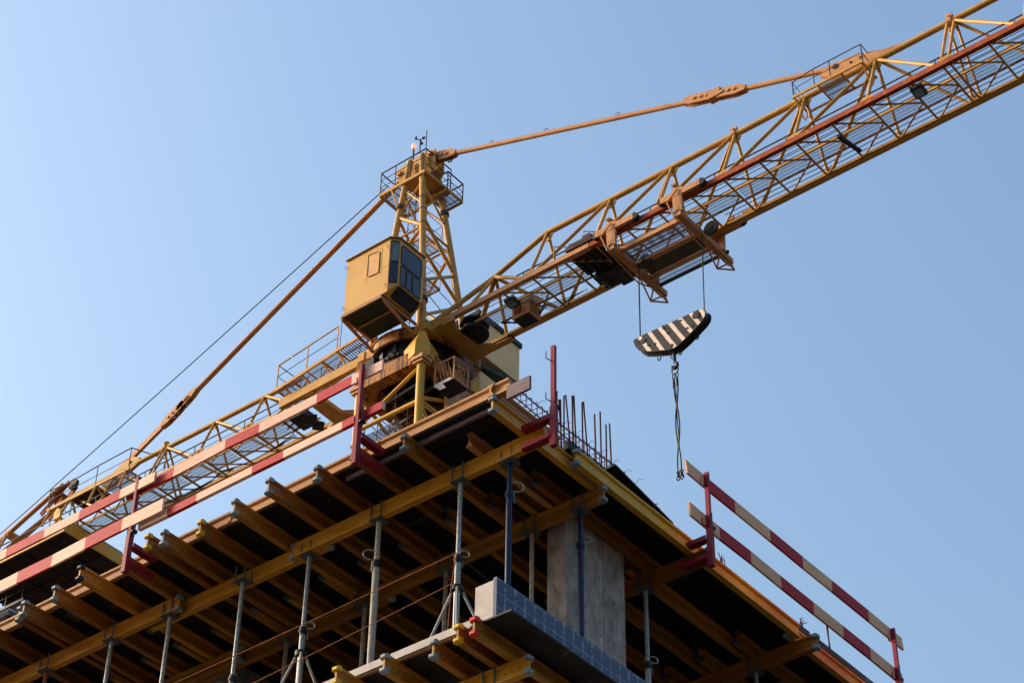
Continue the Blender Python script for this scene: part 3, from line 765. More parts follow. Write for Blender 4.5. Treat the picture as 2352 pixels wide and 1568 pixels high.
# ---- access cage hanging beside the front leg
mb = MB()
cx0, cx1, cy0, cy1, cz0, cz1 = X0-.90, X0-.30, Y0-2.12, Y0-1.45, 38.12, 38.86
for x, y in ((cx0, cy0), (cx1, cy0), (cx0, cy1), (cx1, cy1)): mb.bar((x, y, cz0), (x, y, cz1), .035, .035)
for z in (cz0, cz1):
    for a, b in (((cx0, cy0), (cx1, cy0)), ((cx0, cy0), (cx0, cy1)), ((cx1, cy0), (cx1, cy1)), ((cx0, cy1), (cx1, cy1))): mb.bar((*a, z), (*b, z), .03, .03)
for k in range(6):
    f = (k+.5)/6
    mb.tube((cx0, cy0+(cy1-cy0)*f, cz0), (cx0, cy0+(cy1-cy0)*min(1, f+.28), cz1 if f < .72 else cz0+(cz1-cz0)*.6), .009, 5)
    mb.tube((cx0+(cx1-cx0)*f, cy0, cz0), (cx0+(cx1-cx0)*min(1, f+.28), cy0, cz1 if f < .72 else cz0+(cz1-cz0)*.6), .009, 5)
    mb.tube((cx0+(cx1-cx0)*f, cy0, cz0), (cx0+(cx1-cx0)*max(0, f-.28), cy0, cz1 if f > .28 else cz0+(cz1-cz0)*.6), .009, 5)
ac = cp(mb, 'access_cage', 'peach')
cp(MB().box((cx0, cy0, cz0-.03), (cx1, cy1, cz0-.018)), 'cage_floor', 'darksteel', ac)
mb = MB().box((cx0-.02, cy0+.1, cz0-.02), (cx0+.06, cy1, cz0+.07)); mb.prism([(cx0-.05, cy1-.05, cz0-.05), (cx0-.05, cy1-.32, cz0-.06), (cx0-.02, cy1-.42, cz0-.22), (cx0-.02, cy1-.2, cz0-.2)], (.02, 0, .01))
cp(mb, 'loose_wrapping', 'paper', ac)
mb = MB().box((X0-.25, Y0-1.35, 37.9), (X0+.75, Y0-1.25, 38.95)); mb.box((X0+.55, Y0-1.42, 37.6), (X0+.72, Y0-1.36, 38.8))
cp(mb, 'service_panel', 'peach')

# ---- operator's cab (x 32.78..33.9, y 30.88..32.68, z 40.68..42.66)
ca0, ca1, cb0, cb1, zb, zt = 32.78, 34.02, 30.88, 32.68, 40.69, 42.66
ch = .20
plan = [(ca0, cb1), (ca0, cb0+ch), (ca0+ch, cb0), (ca1, cb0), (ca1, cb1)]
zf = 41.0                                    # front sheet stops here; below it slopes back
mb = MB()
top = [V(x, y, zt) for x, y in plan]; mid = [V(x, y, zf) for x, y in plan]
bot = [V(ca0, cb1, zb), V(ca0, cb0+ch, zb+.02), V(ca0+ch*.6, cb0+.36, zb), V(ca1, cb0+.36, zb), V(ca1, cb1, zb)]
vs = top+mid+bot
fs = [[0, 1, 2, 3, 4], [10, 14, 13, 12, 11]]
for i in range(5):
    j = (i+1) % 5
    fs += [[i, 5+i, 5+j, j], [5+i, 10+i, 10+j, 5+j]]
mb.add(vs, fs)
cab = cp(mb, 'cab', 'cab')
rf = MB(); rp_ = [(ca0-.04, cb1+.03), (ca0-.04, cb0+ch-.02), (ca0+ch-.02, cb0-.04), (ca1+.02, cb0-.04), (ca1+.02, cb1+.03)]
rf.prism([(x, y, zt+.003) for x, y in rp_], (0, 0, .05)); cp(rf, 'roof', 'cab', cab)
e_ = MB().path([(ca0-.045, cb1+.03, zt+.012), (ca0-.045, cb0+ch-.02, zt+.012), (ca0+ch-.02, cb0-.045, zt+.012), (ca1+.02, cb0-.045, zt+.012)], .014, 6)
cp(e_, 'roof_gutter', 'railing', cab)
def pane(name, quad, ma, out=.012, frame=.028, parent=None):
    """rounded glass panel with a rubber frame standing proud of the sheet; quad = corners ccw seen from outside"""
    q = [Vector(p) for p in quad]; n = (q[1]-q[0]).cross(q[3]-q[0]).normalized()
    def rnd(q, r):
        pts = []
        for i in range(4):
            p, a, b = q[i], q[i-1], q[(i+1) % 4]
            da, db = (a-p).normalized(), (b-p).normalized()
            for t in (0, .5, 1):
                if t == .5: pts.append(p+(da+db)*r*.3)
                else: pts.append(p+(da if t == 0 else db)*r)
        return pts
    c = sum(q, Vector())/4
    r = min((q[1]-q[0]).length, (q[3]-q[0]).length)*.14
    gp = rnd(q, r)
    glassm = MB().prism([p+n*.003 for p in gp], n*out)
    w = cp(glassm, name, ma, parent)
    fm = MB(); k = len(gp)
    oq = [p+(p-c).normalized()*frame*1.2 for p in gp]
    vs = [p+n*.004 for p in oq]+[p+n*(out+.012) for p in oq]+[p+n*(out+.012) for p in gp]+[p+n*.004 for p in gp]
    fs = []
    for i in range(k):
        j = (i+1) % k
        fs += [[i, j, k+j, k+i], [k+i, k+j, 2*k+j, 2*k+i], [2*k+i, 2*k+j, 3*k+j, 3*k+i]]
    fm.add(vs, fs); cp(fm, 'window_frame', 'darksteel', w if parent is CR else cab)
    return w
# chamfer windows (upper pale, lower dark)
def chq(t0, t1, z0, z1):
    a, b = Vector((ca0, cb0+ch, 0)), Vector((ca0+ch, cb0, 0))
    p, q = a.lerp(b, t0), a.lerp(b, t1)
    return [(p.x, p.y, z0), (q.x, q.y, z0), (q.x, q.y, z1), (p.x, p.y, z1)]
pane('window', chq(.14, .88, 41.83, 42.54), 'glasspale', parent=cab)
pane('window', chq(.12, .88, 41.06, 41.77), 'glass', parent=cab)
fq = lambda x0, x1, z0, z1: [(x0, cb0, z0), (x1, cb0, z0), (x1, cb0, z1), (x0, cb0, z1)]
pane('window', fq(33.06, 33.88, 41.80, 42.48), 'glass', parent=cab)
pane('window', fq(33.05, 33.26, 41.06, 41.72), 'glass', parent=cab)
pane('window', fq(33.31, 33.52, 41.06, 41.72), 'glass', parent=cab)
pane('window', fq(33.57, 33.88, 41.06, 41.72), 'glass', parent=cab)
sA, sB = V(33.02, cb0, zf), V(33.02, cb0+.36, zb)
l0, l1 = sB.lerp(sA, .14), sB.lerp(sA, .9)
pane('window', [(33.06, l0.y, l0.z), (33.9, l0.y, l0.z), (33.9, l1.y, l1.z), (33.06, l1.y, l1.z)], 'glass', parent=cab)
# blanked window / door leaf on the long side
sq = [(ca0, 31.84, 41.62), (ca0, 31.44, 41.58), (ca0, 31.44, 42.36), (ca0, 31.86, 42.42)]
w = pane('blanked_window', sq, 'blank', parent=cab, frame=.014)
mb = MB()
mb.box((ca0-.006, 31.36, 41.50), (ca0-.001, 31.39, 42.48)); mb.box((ca0-.006, 31.89, 41.50), (ca0-.001, 31.92, 42.50)); mb.box((ca0-.006, 31.392, 42.46), (ca0-.001, 31.888, 42.48))
mb.box((ca0-.005, 31.14, 41.68), (ca0-.001, 31.355, 41.69))
cp(mb, 'trim', 'cab', cab)
mb = MB()
for (y, z) in ((cb1-.0, 42.45), (cb1, 40.95), (cb0+ch+.03, 40.98), (cb0+ch+.04, 42.42)):
    mb.path([(ca0-.005, y, z), (ca0-.05, y+.02, z), (ca0-.05, y+.02, z-.1), (ca0-.005, y, z-.1)], .008, 5)
cp(mb, 'lifting_eye', 'railing', cab)
# floor frame with cantilever struts
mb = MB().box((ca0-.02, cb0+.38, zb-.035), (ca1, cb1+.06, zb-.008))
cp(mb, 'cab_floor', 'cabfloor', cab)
mb = MB()
mb.bar((ca0-.03, cb1+.05, zb-.07), (X0-1.0, cb1+.05, zb-.07), .06, .07)
mb.bar((ca0-.03, cb0+.42, zb-.07), (X0-1.0, cb0+.42, zb-.07), .06, .07)
mb.bar((ca0-.0, cb0+.42, zb-.07), (ca0-.0, cb1+.05, zb-.07), .05, .06)
mb.bar((ca0+.62, cb0+.45, zb-.07), (ca0+.62, cb1+.02, zb-.07), .04, .05)
mb.bar((ca0-.0, cb1+.05, zb-.12), (X0-1.02, cb1-.02, 40.12), .07, .07)
mb.bar((ca0+.1, cb0+.42, zb-.12), (X0-1.02, cb0+.42, 40.20), .06, .07)
mb.bar((ca0+.55, cb1+.05, zb-.10), (ca0+.62, cb1+.05, 40.42), .04, .04)
cp(mb, 'cab_bracket', 'peach')

# ---- tower head: four legs, bracing, platforms
LB = {'f': V(X0-1.0, Y0-1.0, 40.45), 'l': V(X0-1.0, Y0+.92, 40.45), 'b': V(X0+1.0, Y0+.92, 40.45), 'r': V(X0+1.0, Y0-1.0, 40.45)}
LT = {'f': V(X0-.35, 32.01, 48.15), 'l': V(X0-.35, 32.49, 48.15), 'b': V(X0+.35, 32.49, 48.15), 'r': V(X0+.35, 32.04, 48.15)}
for k in 'flbr': cp(MB().tube(LB[k], LT[k], .10, 14), 'head_leg', 'crane')
def lp_(k, z): return LB[k].lerp(LT[k], (z-40.45)/7.7)
mb = MB()
for (a, b, z0, z1, r) in (('l', 'f', 45.75, 44.85, .065), ('f', 'l', 44.75, 43.6, .055), ('l', 'f', 43.4, 41.2, .055),
                          ('f', 'r', 45.25, 43.75, .06), ('r', 'f', 43.7, 42.4, .05), ('f', 'r', 43.75, 42.55, .055), ('r', 'f', 42.5, 40.9, .05),
                          ('l', 'b', 45.7, 44.6, .05), ('b', 'r', 45.7, 44.6, .05), ('b', 'l', 44.6, 43.2, .05), ('r', 'b', 44.6, 43.2, .05), ('l', 'b', 43.2, 41.2, .05), ('b', 'r', 43.2, 41.2, .05)):
    mb.tube(lp_(a, z0), lp_(b, z1), r, 10)
cp(mb, 'head_bracing', 'crane')
for (a, b, z0, z1) in (('l', 'f', 46.9, 45.85), ('f', 'l', 46.9, 45.85), ('f', 'r', 46.9, 45.6), ('r', 'f', 46.9, 45.6), ('b', 'r', 46.8, 45.8), ('l', 'b', 46.8, 45.8)):
    cp(MB().tube(lp_(a, z0), lp_(b, z1), .035, 8), 'head_stay', 'crane')
for a, b in (('f', 'l'), ('f', 'r'), ('l', 'b'), ('b', 'r')): cp(MB().tube(lp_(a, 44.8), lp_(b, 44.8), .035, 8), 'head_stay', 'crane')
mb = MB()
for k, z in (('l', 46.15), ('r', 46.2), ('f', 41.55)):
    p, d = lp_(k, z), (LT[k]-LB[k]).normalized()
    mb.tube(p-d*.07, p+d*.07, .15, 14)
cp(mb, 'splice_flange', 'railing')
# apex plates holding the pendants
mb = MB()
for x in (X0-.20, X0+.20):
    mb.prism([(x-.02, 31.62, 48.30), (x-.02, 31.60, 47.55), (x-.02, 31.9, 47.2), (x-.02, 32.6, 47.2), (x-.02, 33.05, 47.7), (x-.02, 33.2, 48.25), (x-.02, 32.9, 48.32), (x-.02, 32.0, 48.40)], (.04, 0, 0))
mb.box((X0-.18, 31.95, 47.2), (X0+.18, 32.6, 47.26))
cp(mb, 'head_plate', 'crane')
mb = MB().tube((X0-.30, 31.80, 48.18), (X0+.30, 31.80, 48.18), .09, 14); mb.tube((X0-.30, 33.02, 48.05), (X0+.30, 33.02, 48.05), .09, 14)
cp(mb, 'head_pin', 'peach')
mb = MB().tube((X0-.06, 32.3, 48.45), (X0+.06, 32.3, 48.45), .2, 18); mb.tube((X0-.1, 32.35, 47.8), (X0+.1, 32.35, 47.8), .25, 18); cp(mb, 'head_sheave', 'darkred')
# head platform
PZ = 47.14
mb = MB()
for (a, b) in (((X0-.56, 31.68), (X0-.56, 33.47)), ((X0+.62, 31.68), (X0+.62, 33.47)), ((X0-.56, 31.68), (X0+.62, 31.68)), ((X0-.56, 33.47), (X0+.62, 33.47))):
    mb.bar((*a, PZ), (*b, PZ), .05, .11)
for k in ('l', 'f'): mb.bar(lp_(k, 45.9), V(X0-.56, 33.0 if k == 'l' else 31.75, PZ-.05), .04, .04)
hp = cp(mb, 'head_platform', 'crane')
gr = MB().grid((X0-.54, 32.62, PZ-.03), (0, 1, 0), (1, 0, 0), .83, 1.1, .045, .012, .016)
cp(gr, 'platform_grating', 'grating', hp)
cp(MB().box((X0-.54, 31.71, PZ-.035), (X0+.60, 32.58, PZ-.02)), 'platform_plate', 'crane', hp)
mb = MB()
pts = {'a': (X0-.56, 31.68), 'b': (X0-.56, 32.28), 'c': (X0-.56, 32.88), 'd': (X0-.56, 33.47), 'e': (X0+.62, 33.47), 'g': (X0+.62, 31.68)}
for p in pts.values(): mb.tube((*p, PZ), (*p, PZ+.93), .018, 6)
for z, r in ((.93, .024), (.62, .012), (.33, .012)):
    for a, b in (('a', 'b'), ('b', 'c'), ('c', 'd'), ('d', 'e'), ('a', 'g')): mb.tube((*pts[a], PZ+z), (*pts[b], PZ+z), r, 6)
cp(mb, 'guard_rail', 'railing', hp)
# side platform on the jib side
sz = 46.3; c4_ = [(35.09, 31.09), (35.78, 31.09), (35.81, 31.75), (35.09, 31.75)]
c4_ = [(35.48, 31.43), (36.19, 31.43), (36.19, 32.09), (35.48, 32.09)]
sz = 46.8
mb = MB()
for i in range(4): mb.bar((*c4_[i], sz), (*c4_[(i+1) % 4], sz), .05, .09)
sp = cp(mb, 'side_platform', 'crane')
gr = MB().grid((c4_[0][0], c4_[0][1]+.02, sz-.02), (1, 0, 0), (0, 1, 0), .7, .64, .04, .012, .016); cp(gr, 'platform_grating', 'grating', sp)
mb = MB()
for i in range(4): mb.tube((*c4_[i], sz), (*c4_[i], sz+.74), .02, 6)
for z, r in ((.74, .026), (.42, .012), (.2, .012)):
    for i in (0, 1, 3): mb.tube((*c4_[i], sz+z), (*c4_[(i+1) % 4], sz+z), r, 6)
mb.tube((*c4_[0], sz+.5), (*c4_[1], sz+.1), .008, 5)
cp(mb, 'guard_rail', 'railing', sp)
# inside landings and ladder
mb = MB()
for z, d in ((45.0, 0), (43.4, .1)):
    mb.grid((X0-.1, Y0-.1, z), (1, 0, 0), (0, 1, 0), .75, .7, .045, .012, .016)
il = cp(mb, 'inner_landing', 'grating')
mb = MB()
for z in (45.0, 43.4):
    for a, b in (((X0-.1, Y0-.1), (X0+.65, Y0-.1)), ((X0+.65, Y0-.1), (X0+.65, Y0+.6)), ((X0-.1, Y0-.1), (X0-.1, Y0+.6)), ((X0-.1, Y0+.6), (X0+.65, Y0+.6))): mb.bar((*a, z), (*b, z), .04, .06)
    for x, y in ((X0-.1, Y0-.1), (X0+.65, Y0-.1), (X0+.65, Y0+.6)): mb.tube((x, y, z), (x, y, z+.9), .014, 5)
    for h in (.45, .9):
        mb.tube((X0-.1, Y0-.1, z+h), (X0+.65, Y0-.1, z+h), .012, 5); mb.tube((X0+.65, Y0-.1, z+h), (X0+.65, Y0+.6, z+h), .012, 5)
cp(mb, 'landing_frame', 'crane', il)
mb = MB()
for x in (X0-.28, X0+.02): mb.tube((x, Y0+.45, 40.6), (x, Y0+.45, 47.1), .016, 6)
for k in range(22): mb.tube((X0-.28, Y0+.45, 40.8+.29*k), (X0+.02, Y0+.45, 40.8+.29*k), .010, 5)
for k in range(8):
    z = 41.9+.65*k
    mb.path([(X0-.28, Y0+.45, z), (X0-.45, Y0+.75, z), (X0-.13, Y0+1.0, z), (X0+.2, Y0+.75, z), (X0+.02, Y0+.45, z)], .011, 5)
cp(mb, 'ladder', 'railing')
mb = MB()
mb.path([lp_('f', 42.0)+V(.1, 0, 0), V(X0+.2, Y0-.9, 41.5), V(X0+.6, Y0-1.0, 41.3), lp_('r', 41.0)], .014, 5)
mb.path([lp_('r', 46.4), V(X0+.55, Y0-.5, 44.3), V(X0+.75, Y0-.7, 42), V(X0+.8, Y0-.8, 40.6)], .008, 5)
mb.path([lp_('f', 42.6)+V(.05, 0, 0), V(X0-.2, Y0-1.2, 41.8), V(X0+.3, Y0-1.4, 41.2), V(X0+.9, Y0-1.5, 40.7)], .012, 5)
cp(mb, 'cable', 'wire')
# rope bands round the front leg
mb = MB()
for z in (46.1, 45.55, 44.9, 42.3, 41.9):
    p = lp_('f', z); mb.ring((p.x, p.y), .098, .112, z-.012, z+.012, 16)
cp(mb, 'leg_band', 'railing')
# beacon, anemometer, antenna
mb = MB().tube((X0, 32.71, 47.9), (X0, 32.71, 49.13), .03, 8); bc = cp(mb, 'beacon_post', 'railing')
mb = MB(); n = 12
prof = [(0, 0), (.055, .0), (.07, .05), (.07, .13), (.045, .18), (0, .19)]
vs = [(X0+r*math.cos(2*math.pi*k/n), 32.71+r*math.sin(2*math.pi*k/n), 49.13+z) for r, z in prof for k in range(n)]
mb.add(vs, [[i*n+k, i*n+(k+1) % n, (i+1)*n+(k+1) % n, (i+1)*n+k] for i in range(len(prof)-1) for k in range(n)], True)
cp(mb, 'beacon_lamp', 'beacon', bc)
mb = MB().tube((X0, 32.45, 48.3), (X0, 32.45, 49.30), .022, 7)
am = cp(mb, 'anemometer_post', 'railing')
mb = MB().tube((X0, 32.45, 49.30), (X0, 32.45, 49.36), .03, 8)
for k in range(3):
    a = R(20+120*k); mb.tube((X0, 32.45, 49.34), (X0+.14*math.cos(a), 32.45+.14*math.sin(a), 49.36), .012, 5)
    mb.tube((X0+.14*math.cos(a), 32.45+.14*math.sin(a), 49.32), (X0+.17*math.cos(a+.5), 32.45+.17*math.sin(a+.5), 49.42), .05, 8, .01)
cp(mb, 'wind_cups', 'cabfloor', am)
cp(MB().tube((X0-.55, 31.70, PZ+.9), (X0-.55, 31.70, 48.86), .016, 6), 'antenna', 'wire')

# ---- jib
ZTOP, ZB = 42.65, 40.45
JE = 8.5                                      # jib runs on past the right picture edge
tops = [27.45, 25.27, 23.22, 21.18, 19.0, 16.88, 14.7, 12.55, 10.4]
jib = cp(MB().tube((X0, 29.31, 42.02), (X0, 27.5, ZTOP), .075, 14).tube((X0, 27.5, ZTOP), (X0, JE, ZTOP), .085, 14), 'jib', 'crane')
def jp(mb, name, ma): return cp(mb, name, ma, jib)
mb = MB().bar((XN, 30.7, ZB), (XN, 25.41, ZB), .15, .16); jp(mb, 'near_chord', 'peach')
mb = MB().bar((XN, 25.4, ZB), (XN, JE, ZB), .13, .16); jp(mb, 'near_chord', 'rustchord')
mb = MB().bar((XF, 29.6, ZB), (XF, JE, ZB), .15, .15); mb.bar((XF-.10, 29.4, ZB-.045), (XF-.10, JE, ZB-.045), .045, .03)
jp(mb, 'far_chord', 'crane')
# chord root legs and horizontal tie
mb = MB().tube((X0, 29.31, 42.02), (XN, 30.75, 40.62), .075, 12).tube((X0, 29.31, 42.02), (XF, 30.75, 40.62), .075, 12)
jp(mb, 'root_leg', 'crane')
for x in (XN, XF):
    for y, r in ((27.68, .055), (29.5, .05)): jp(MB().tube((X0+(.02 if x > X0 else -.02), 29.31, 42.0), (x, y, 40.53), r, 10), 'brace', 'crane')
def brace(a, b, r, ma='crane'): jp(MB().tube(a, b, r, 10), 'brace', ma)
for i, y in enumerate(tops):
    for x in (XN, XF):
        sx = -.03 if x < X0 else .03
        if y == 14.7:
            brace((X0+sx, y-.10, ZTOP-.06), (x, y-.10, ZB+.07), .042); brace((X0+sx, y+.10, ZTOP-.06), (x, y+.10, ZB+.07), .042)
        else: brace((X0+sx, y, ZTOP-.06), (x, y, ZB+.07), .048)
        if y > 16 and i > 0: brace((X0+sx, y+.10, ZTOP-.05), (x, y+2.02, ZB+.07), .052)
        if y < 17 and y > 10: brace((X0+sx, y-.10, ZTOP-.05), (x, y-1.95, ZB+.07), .047)
    gs = MB().prism([(X0-.012, y-.22, ZTOP-.06), (X0-.012, y+.22, ZTOP-.06), (X0-.012, y+.10, ZTOP-.30), (X0-.012, y-.10, ZTOP-.30)], (.024, 0, 0))
    jp(gs, 'gusset', 'crane')
    for x in (XN, XF): jp(MB().prism([(x+.0, y-.3, ZB+.085), (x+.0, y+.3, ZB+.085), (x+.0, y+.12, ZB+.24), (x+.0, y-.12, ZB+.24)], (.02, 0, 0)), 'gusset', 'crane')
# clevis at the section joints
for y in (14.72, 21.2):
    mb = MB().tube((X0, y-.06, ZTOP), (X0, y+.06, ZTOP), .125, 14); mb.box((X0-.05, y-.09, ZTOP+.05), (X0+.05, y+.09, ZTOP+.24))
    mb.tube((X0-.11, y, ZTOP+.15), (X0+.11, y, ZTOP+.15), .04, 8); mb.tube((X0, y+.02, ZTOP+.2), (X0, y+.08, ZTOP+.38), .012, 5)
    jp(mb, 'clevis', 'crane_pale')
# bottom lacing: struts with K braces
ys_ = [28.41, 27.40, 26.33, 25.27, 24.25, 23.22, 22.2, 21.18, 20.1, 19.0, 17.94, 16.88, 15.77, 14.79, 14.6, 13.55, 12.5, 11.45, 10.4]
def lace(a, b, r): jp(MB().tube(a, b, r, 8), 'lacing', 'crane')
for i, y in enumerate(ys_):
    lace((XN+.05, y, ZB-.02), (XF-.05, y, ZB-.02), .032)
    if i and ys_[i-1]-y > .5:
        yp = ys_[i-1]
        lace((X0, y, ZB-.03), (XN+.05, yp-.02, ZB-.03), .026); lace((X0, y, ZB-.03), (XF-.05, yp-.02, ZB-.03), .026)
# walkway inside the jib
mb = MB()
xa, xb_ = X0-.17, X0+.30
mb.bar((xa, 30.2, ZB+.08), (xa, JE, ZB+.08), .045, .075); wk = jp(mb, 'walkway', 'crane')
mb = MB().bar((xb_, 29.3, ZB+.08), (xb_, JE, ZB+.08), .035, .06); cp(mb, 'walkway_beam', 'rustpaint', jib)
mb = MB()
y = JE
while y < 29.4:
    mb.grid((xa+.02, y, ZB+.10), (0, 1, 0), (1, 0, 0), 1.0, .43, .040, .009, .010, .11); y += 1.06
cp(mb, 'walkway_grating', 'grating', jib)
# hand wires, trolley ropes and the thin upper rail behind the near chord
mb = MB()
mb.tube((XN+.12, 28.0, ZB+.42), (XN+.12, JE, ZB+.42), .022, 6)
for y in tops: mb.tube((XN+.12, y+.3, ZB), (XN+.12, y+.3, ZB+.42), .018, 5)
jp(mb, 'hand_rail', 'railing')
mb = MB()
for x, z in ((XN+.22, ZB+.05), (XN+.36, ZB+.07), (X0-.30, ZB+.02)): mb.tube((x, 29.5, z), (x, JE, z), .011, 5)
for x, z in ((XF-.16, ZB+.10), (XF-.26, ZB+.16)): mb.tube((x, 22.0, z), (x, JE, z), .012, 5)
mb.path([(X0+.1, 20.0, ZB+.6), (X0+.1, 14, ZB+.62), (X0+.1, JE, ZB+.6)], .012, 5)
jp(mb, 'trolley_rope', 'wire')
# power cables festooned at the root
mb = MB()
for k in range(5):
    mb.path(sag((X0+.30, 29.3-.05*k, 40.5), (X0+.45, 28.2-.1*k, 40.5), .12+.05*k, 8), .013, 5)
    mb.path(sag((X0+.35, 28.0, 40.5), (X0+.55, 26.5+.15*k, 40.45), .06+.05*k, 8), .011, 5)
jp(mb, 'festoon_cable', 'wire')
# root cross beam and gusset plate
mb = MB()
mb.prism([(XN-.06, 30.75, 40.27), (XN-.06, 30.02, 40.27), (XN+.3, 30.28, 40.27), (XF-.35, 30.22, 40.27), (XF-.1, 29.9, 40.27), (XF-.1, 29.30, 40.27), (XF+.1, 29.30, 40.27), (XF+.1, 30.0, 40.27), (XF+.12, 30.72, 40.27)], (0, 0, .10))
mb.bar((XF, 29.3, 40.40), (XF, 30.75, 40.40), .2, .18)
jp(mb, 'root_plate', 'crane')
for x in (XN, XF):
    mb = MB().prism([(x-.11, 30.45, 40.30), (x-.11, 31.05, 40.18), (x-.11, 31.30, 40.42), (x-.11, 31.05, 40.62), (x-.11, 30.45, 40.56)], (.22, 0, 0))
    mb.tube((x-.16, 30.9, 40.42), (x+.16, 30.9, 40.42), .06, 12)
    cp(mb, 'jib_pivot', 'crane')
# cable reel in the root
mb = MB().tube((35.31, 30.05, 40.30), (35.31, 30.05, 40.36), .42, 32); mb.tube((35.31, 30.05, 40.36), (35.31, 30.05, 40.62), .30, 24); mb.tube((35.31, 30.05, 40.62), (35.31, 30.05, 40.68), .42, 32)
for k in range(8):
    a = 2*math.pi*k/8; mb.tube((35.31+.3*math.cos(a), 30.05+.3*math.sin(a), 40.285), (35.31+.3*math.cos(a), 30.05+.3*math.sin(a), 40.30), .03, 8)
jp(mb, 'cable_reel', 'capblack')
# switch cabinet and floodlights on the lacing
mb = MB().box((X0-.02, 28.08, 40.10), (X0+.50, 28.66, 40.74))
for k in range(9): mb.box((X0+.04, 28.068, 40.2+.055*k), (X0+.44, 28.079, 40.23+.055*k))
sc_ = jp(mb, 'switch_cabinet', 'crane_pale')
jp(MB().box((X0+.02, 28.12, 40.085), (X0+.46, 28.62, 40.099)), 'cabinet_floor', 'capblack')
mb = MB().box((X0-.028, 28.36, 40.2), (X0-.021, 28.60, 40.68)); cp(mb, 'cabinet_door', 'rustchord', jib)
for x, y in ((X0-.46, 15.64), (X0-.36, 28.42)):
    mb = MB().prism([(x-.15, y-.16, 40.36), (x+.17, y-.16, 40.30), (x+.17, y+.16, 40.30), (x-.15, y+.16, 40.36)], (0.02, 0, .12))
    mb.tube((x, y-.18, 40.46), (x, y+.18, 40.46), .016, 6)
    fl = jp(mb, 'floodlight', 'darksteel')
    cp(MB().prism([(x-.10, y-.12, 40.343), (x+.12, y-.12, 40.301), (x+.12, y+.12, 40.301), (x-.10, y+.12, 40.343)], (0, 0, -.006)), 'lamp_lens', 'lens', jib)
mb = MB().bar((X0-.35, 18.0, 40.36), (X0+.45, 17.85, 40.36), .10, .08); jp(mb, 'cable_tray', 'darksteel')
# service platform on the top chord by the pendant lug
mb = MB()
pz = 42.42
mb.bar((X0-.40, 19.15, pz), (X0-.40, 17.05, pz), .04, .08); mb.bar((X0+.30, 19.15, pz), (X0+.30, 17.05, pz), .04, .06)
for y in (19.12, 18.4, 17.7, 17.08): mb.bar((X0-.40, y, pz), (X0+.30, y, pz), .04, .05)
for y in (19.1, 17.1): mb.bar((X0-.38, y, pz-.03), (X0-.03, y-.02, ZTOP-.75), .035, .035); mb.bar((X0+.28, y, pz-.03), (X0+.03, y-.02, ZTOP-.75), .035, .035)
svc = jp(mb, 'service_platform', 'crane')
cp(MB().grid((X0-.38, 17.75, pz+.03), (0, 1, 0), (1, 0, 0), .65, .66, .05, .018, .02), 'platform_grating', 'grating', jib)
mb = MB()
for y, h in ((19.12, .58), (18.48, .62), (18.0, .64), (17.05, .62)): mb.tube((X0-.40, y, pz), (X0-.40, y, pz+h), .018, 6)
for h0, h1, h2 in ((.58, .63, .62), (.30, .33, .32)):
    mb.path([(X0-.4, 19.12, pz+h0-.06), (X0-.4, 18.95, pz+h0), (X0-.4, 18.48, pz+h1), (X0-.4, 17.05, pz+h2)], .016 if h0 > .5 else .010, 6)
    mb.tube((X0-.4, 17.05, pz+h2), (X0+.3, 17.05, pz+h2-.05), .014, 6); mb.tube((X0-.4, 19.12, pz+h0-.06), (X0+.3, 19.12, pz+h0-.1), .010, 6)
cp(mb, 'guard_rail', 'railing', jib)
# ladder rungs hoop near the winch
for a in (26.6, 25.6):
    jp(MB().path([(XN-.02, a, ZB), (XN-.02, a, ZB+.62), (XN+.25, a-.3, ZB+.62), (XN+.3, a-.5, ZB)], .018, 6), 'hoop', 'crane')
# winch frame inside the jib
mb = MB().box((XN+.15, 24.95, ZB-.02), (X0+.1, 26.15, ZB+.05)); mb.tube((XN+.2, 25.5, ZB+.3), (X0+.05, 25.5, ZB+.3), .24, 20)
mb.box((X0+.1, 24.9, ZB-.25), (XF-.15, 25.9, ZB+.25)); mb.tube((X0+.2, 25.1, ZB-.32), (X0+.5, 25.1, ZB-.32), .16, 14); mb.tube((X0+.25, 25.75, ZB-.2), (X0+.6, 25.7, ZB-.2), .13, 14)
for k in range(6): mb.bar((XN+.2, 25.0+.2*k, ZB-.05), (XF-.2, 25.05+.2*k, ZB-.08), .05, .05)
mb.box((X0+.3, 25.0, ZB-.45), (X0+.62, 25.35, ZB-.1))
wn = jp(mb, 'winch', 'darksteel')
mb = MB().tube((XN-.02, 25.9, ZB+.22), (XN-.02, 25.3, ZB+.22), .12, 14); mb.box((XN-.12, 25.2, ZB+.10), (XN+.12, 26.15, ZB+.16)); mb.box((XN-.05, 25.95, ZB+.16), (XN+.08, 26.2, ZB+.3)); mb.box((XN-.1, 25.35, ZB+.3), (XN+.1, 25.6, ZB+.38))
mb.tube((XN-.09, 26.0, ZB+.25), (XN+.1, 26.0, ZB+.25), .09, 12)
cp(mb, 'winch_motor', 'darkred', jib)
mb = MB().tube((XF+.02, 21.6, ZB+.16), (XF+.02, 21.3, ZB+.16), .09, 12); mb.box((XF-.1, 21.85, ZB+.08), (XF+.1, 22.05, ZB+.2)); jp(mb, 'limit_switch', 'crane_pale')

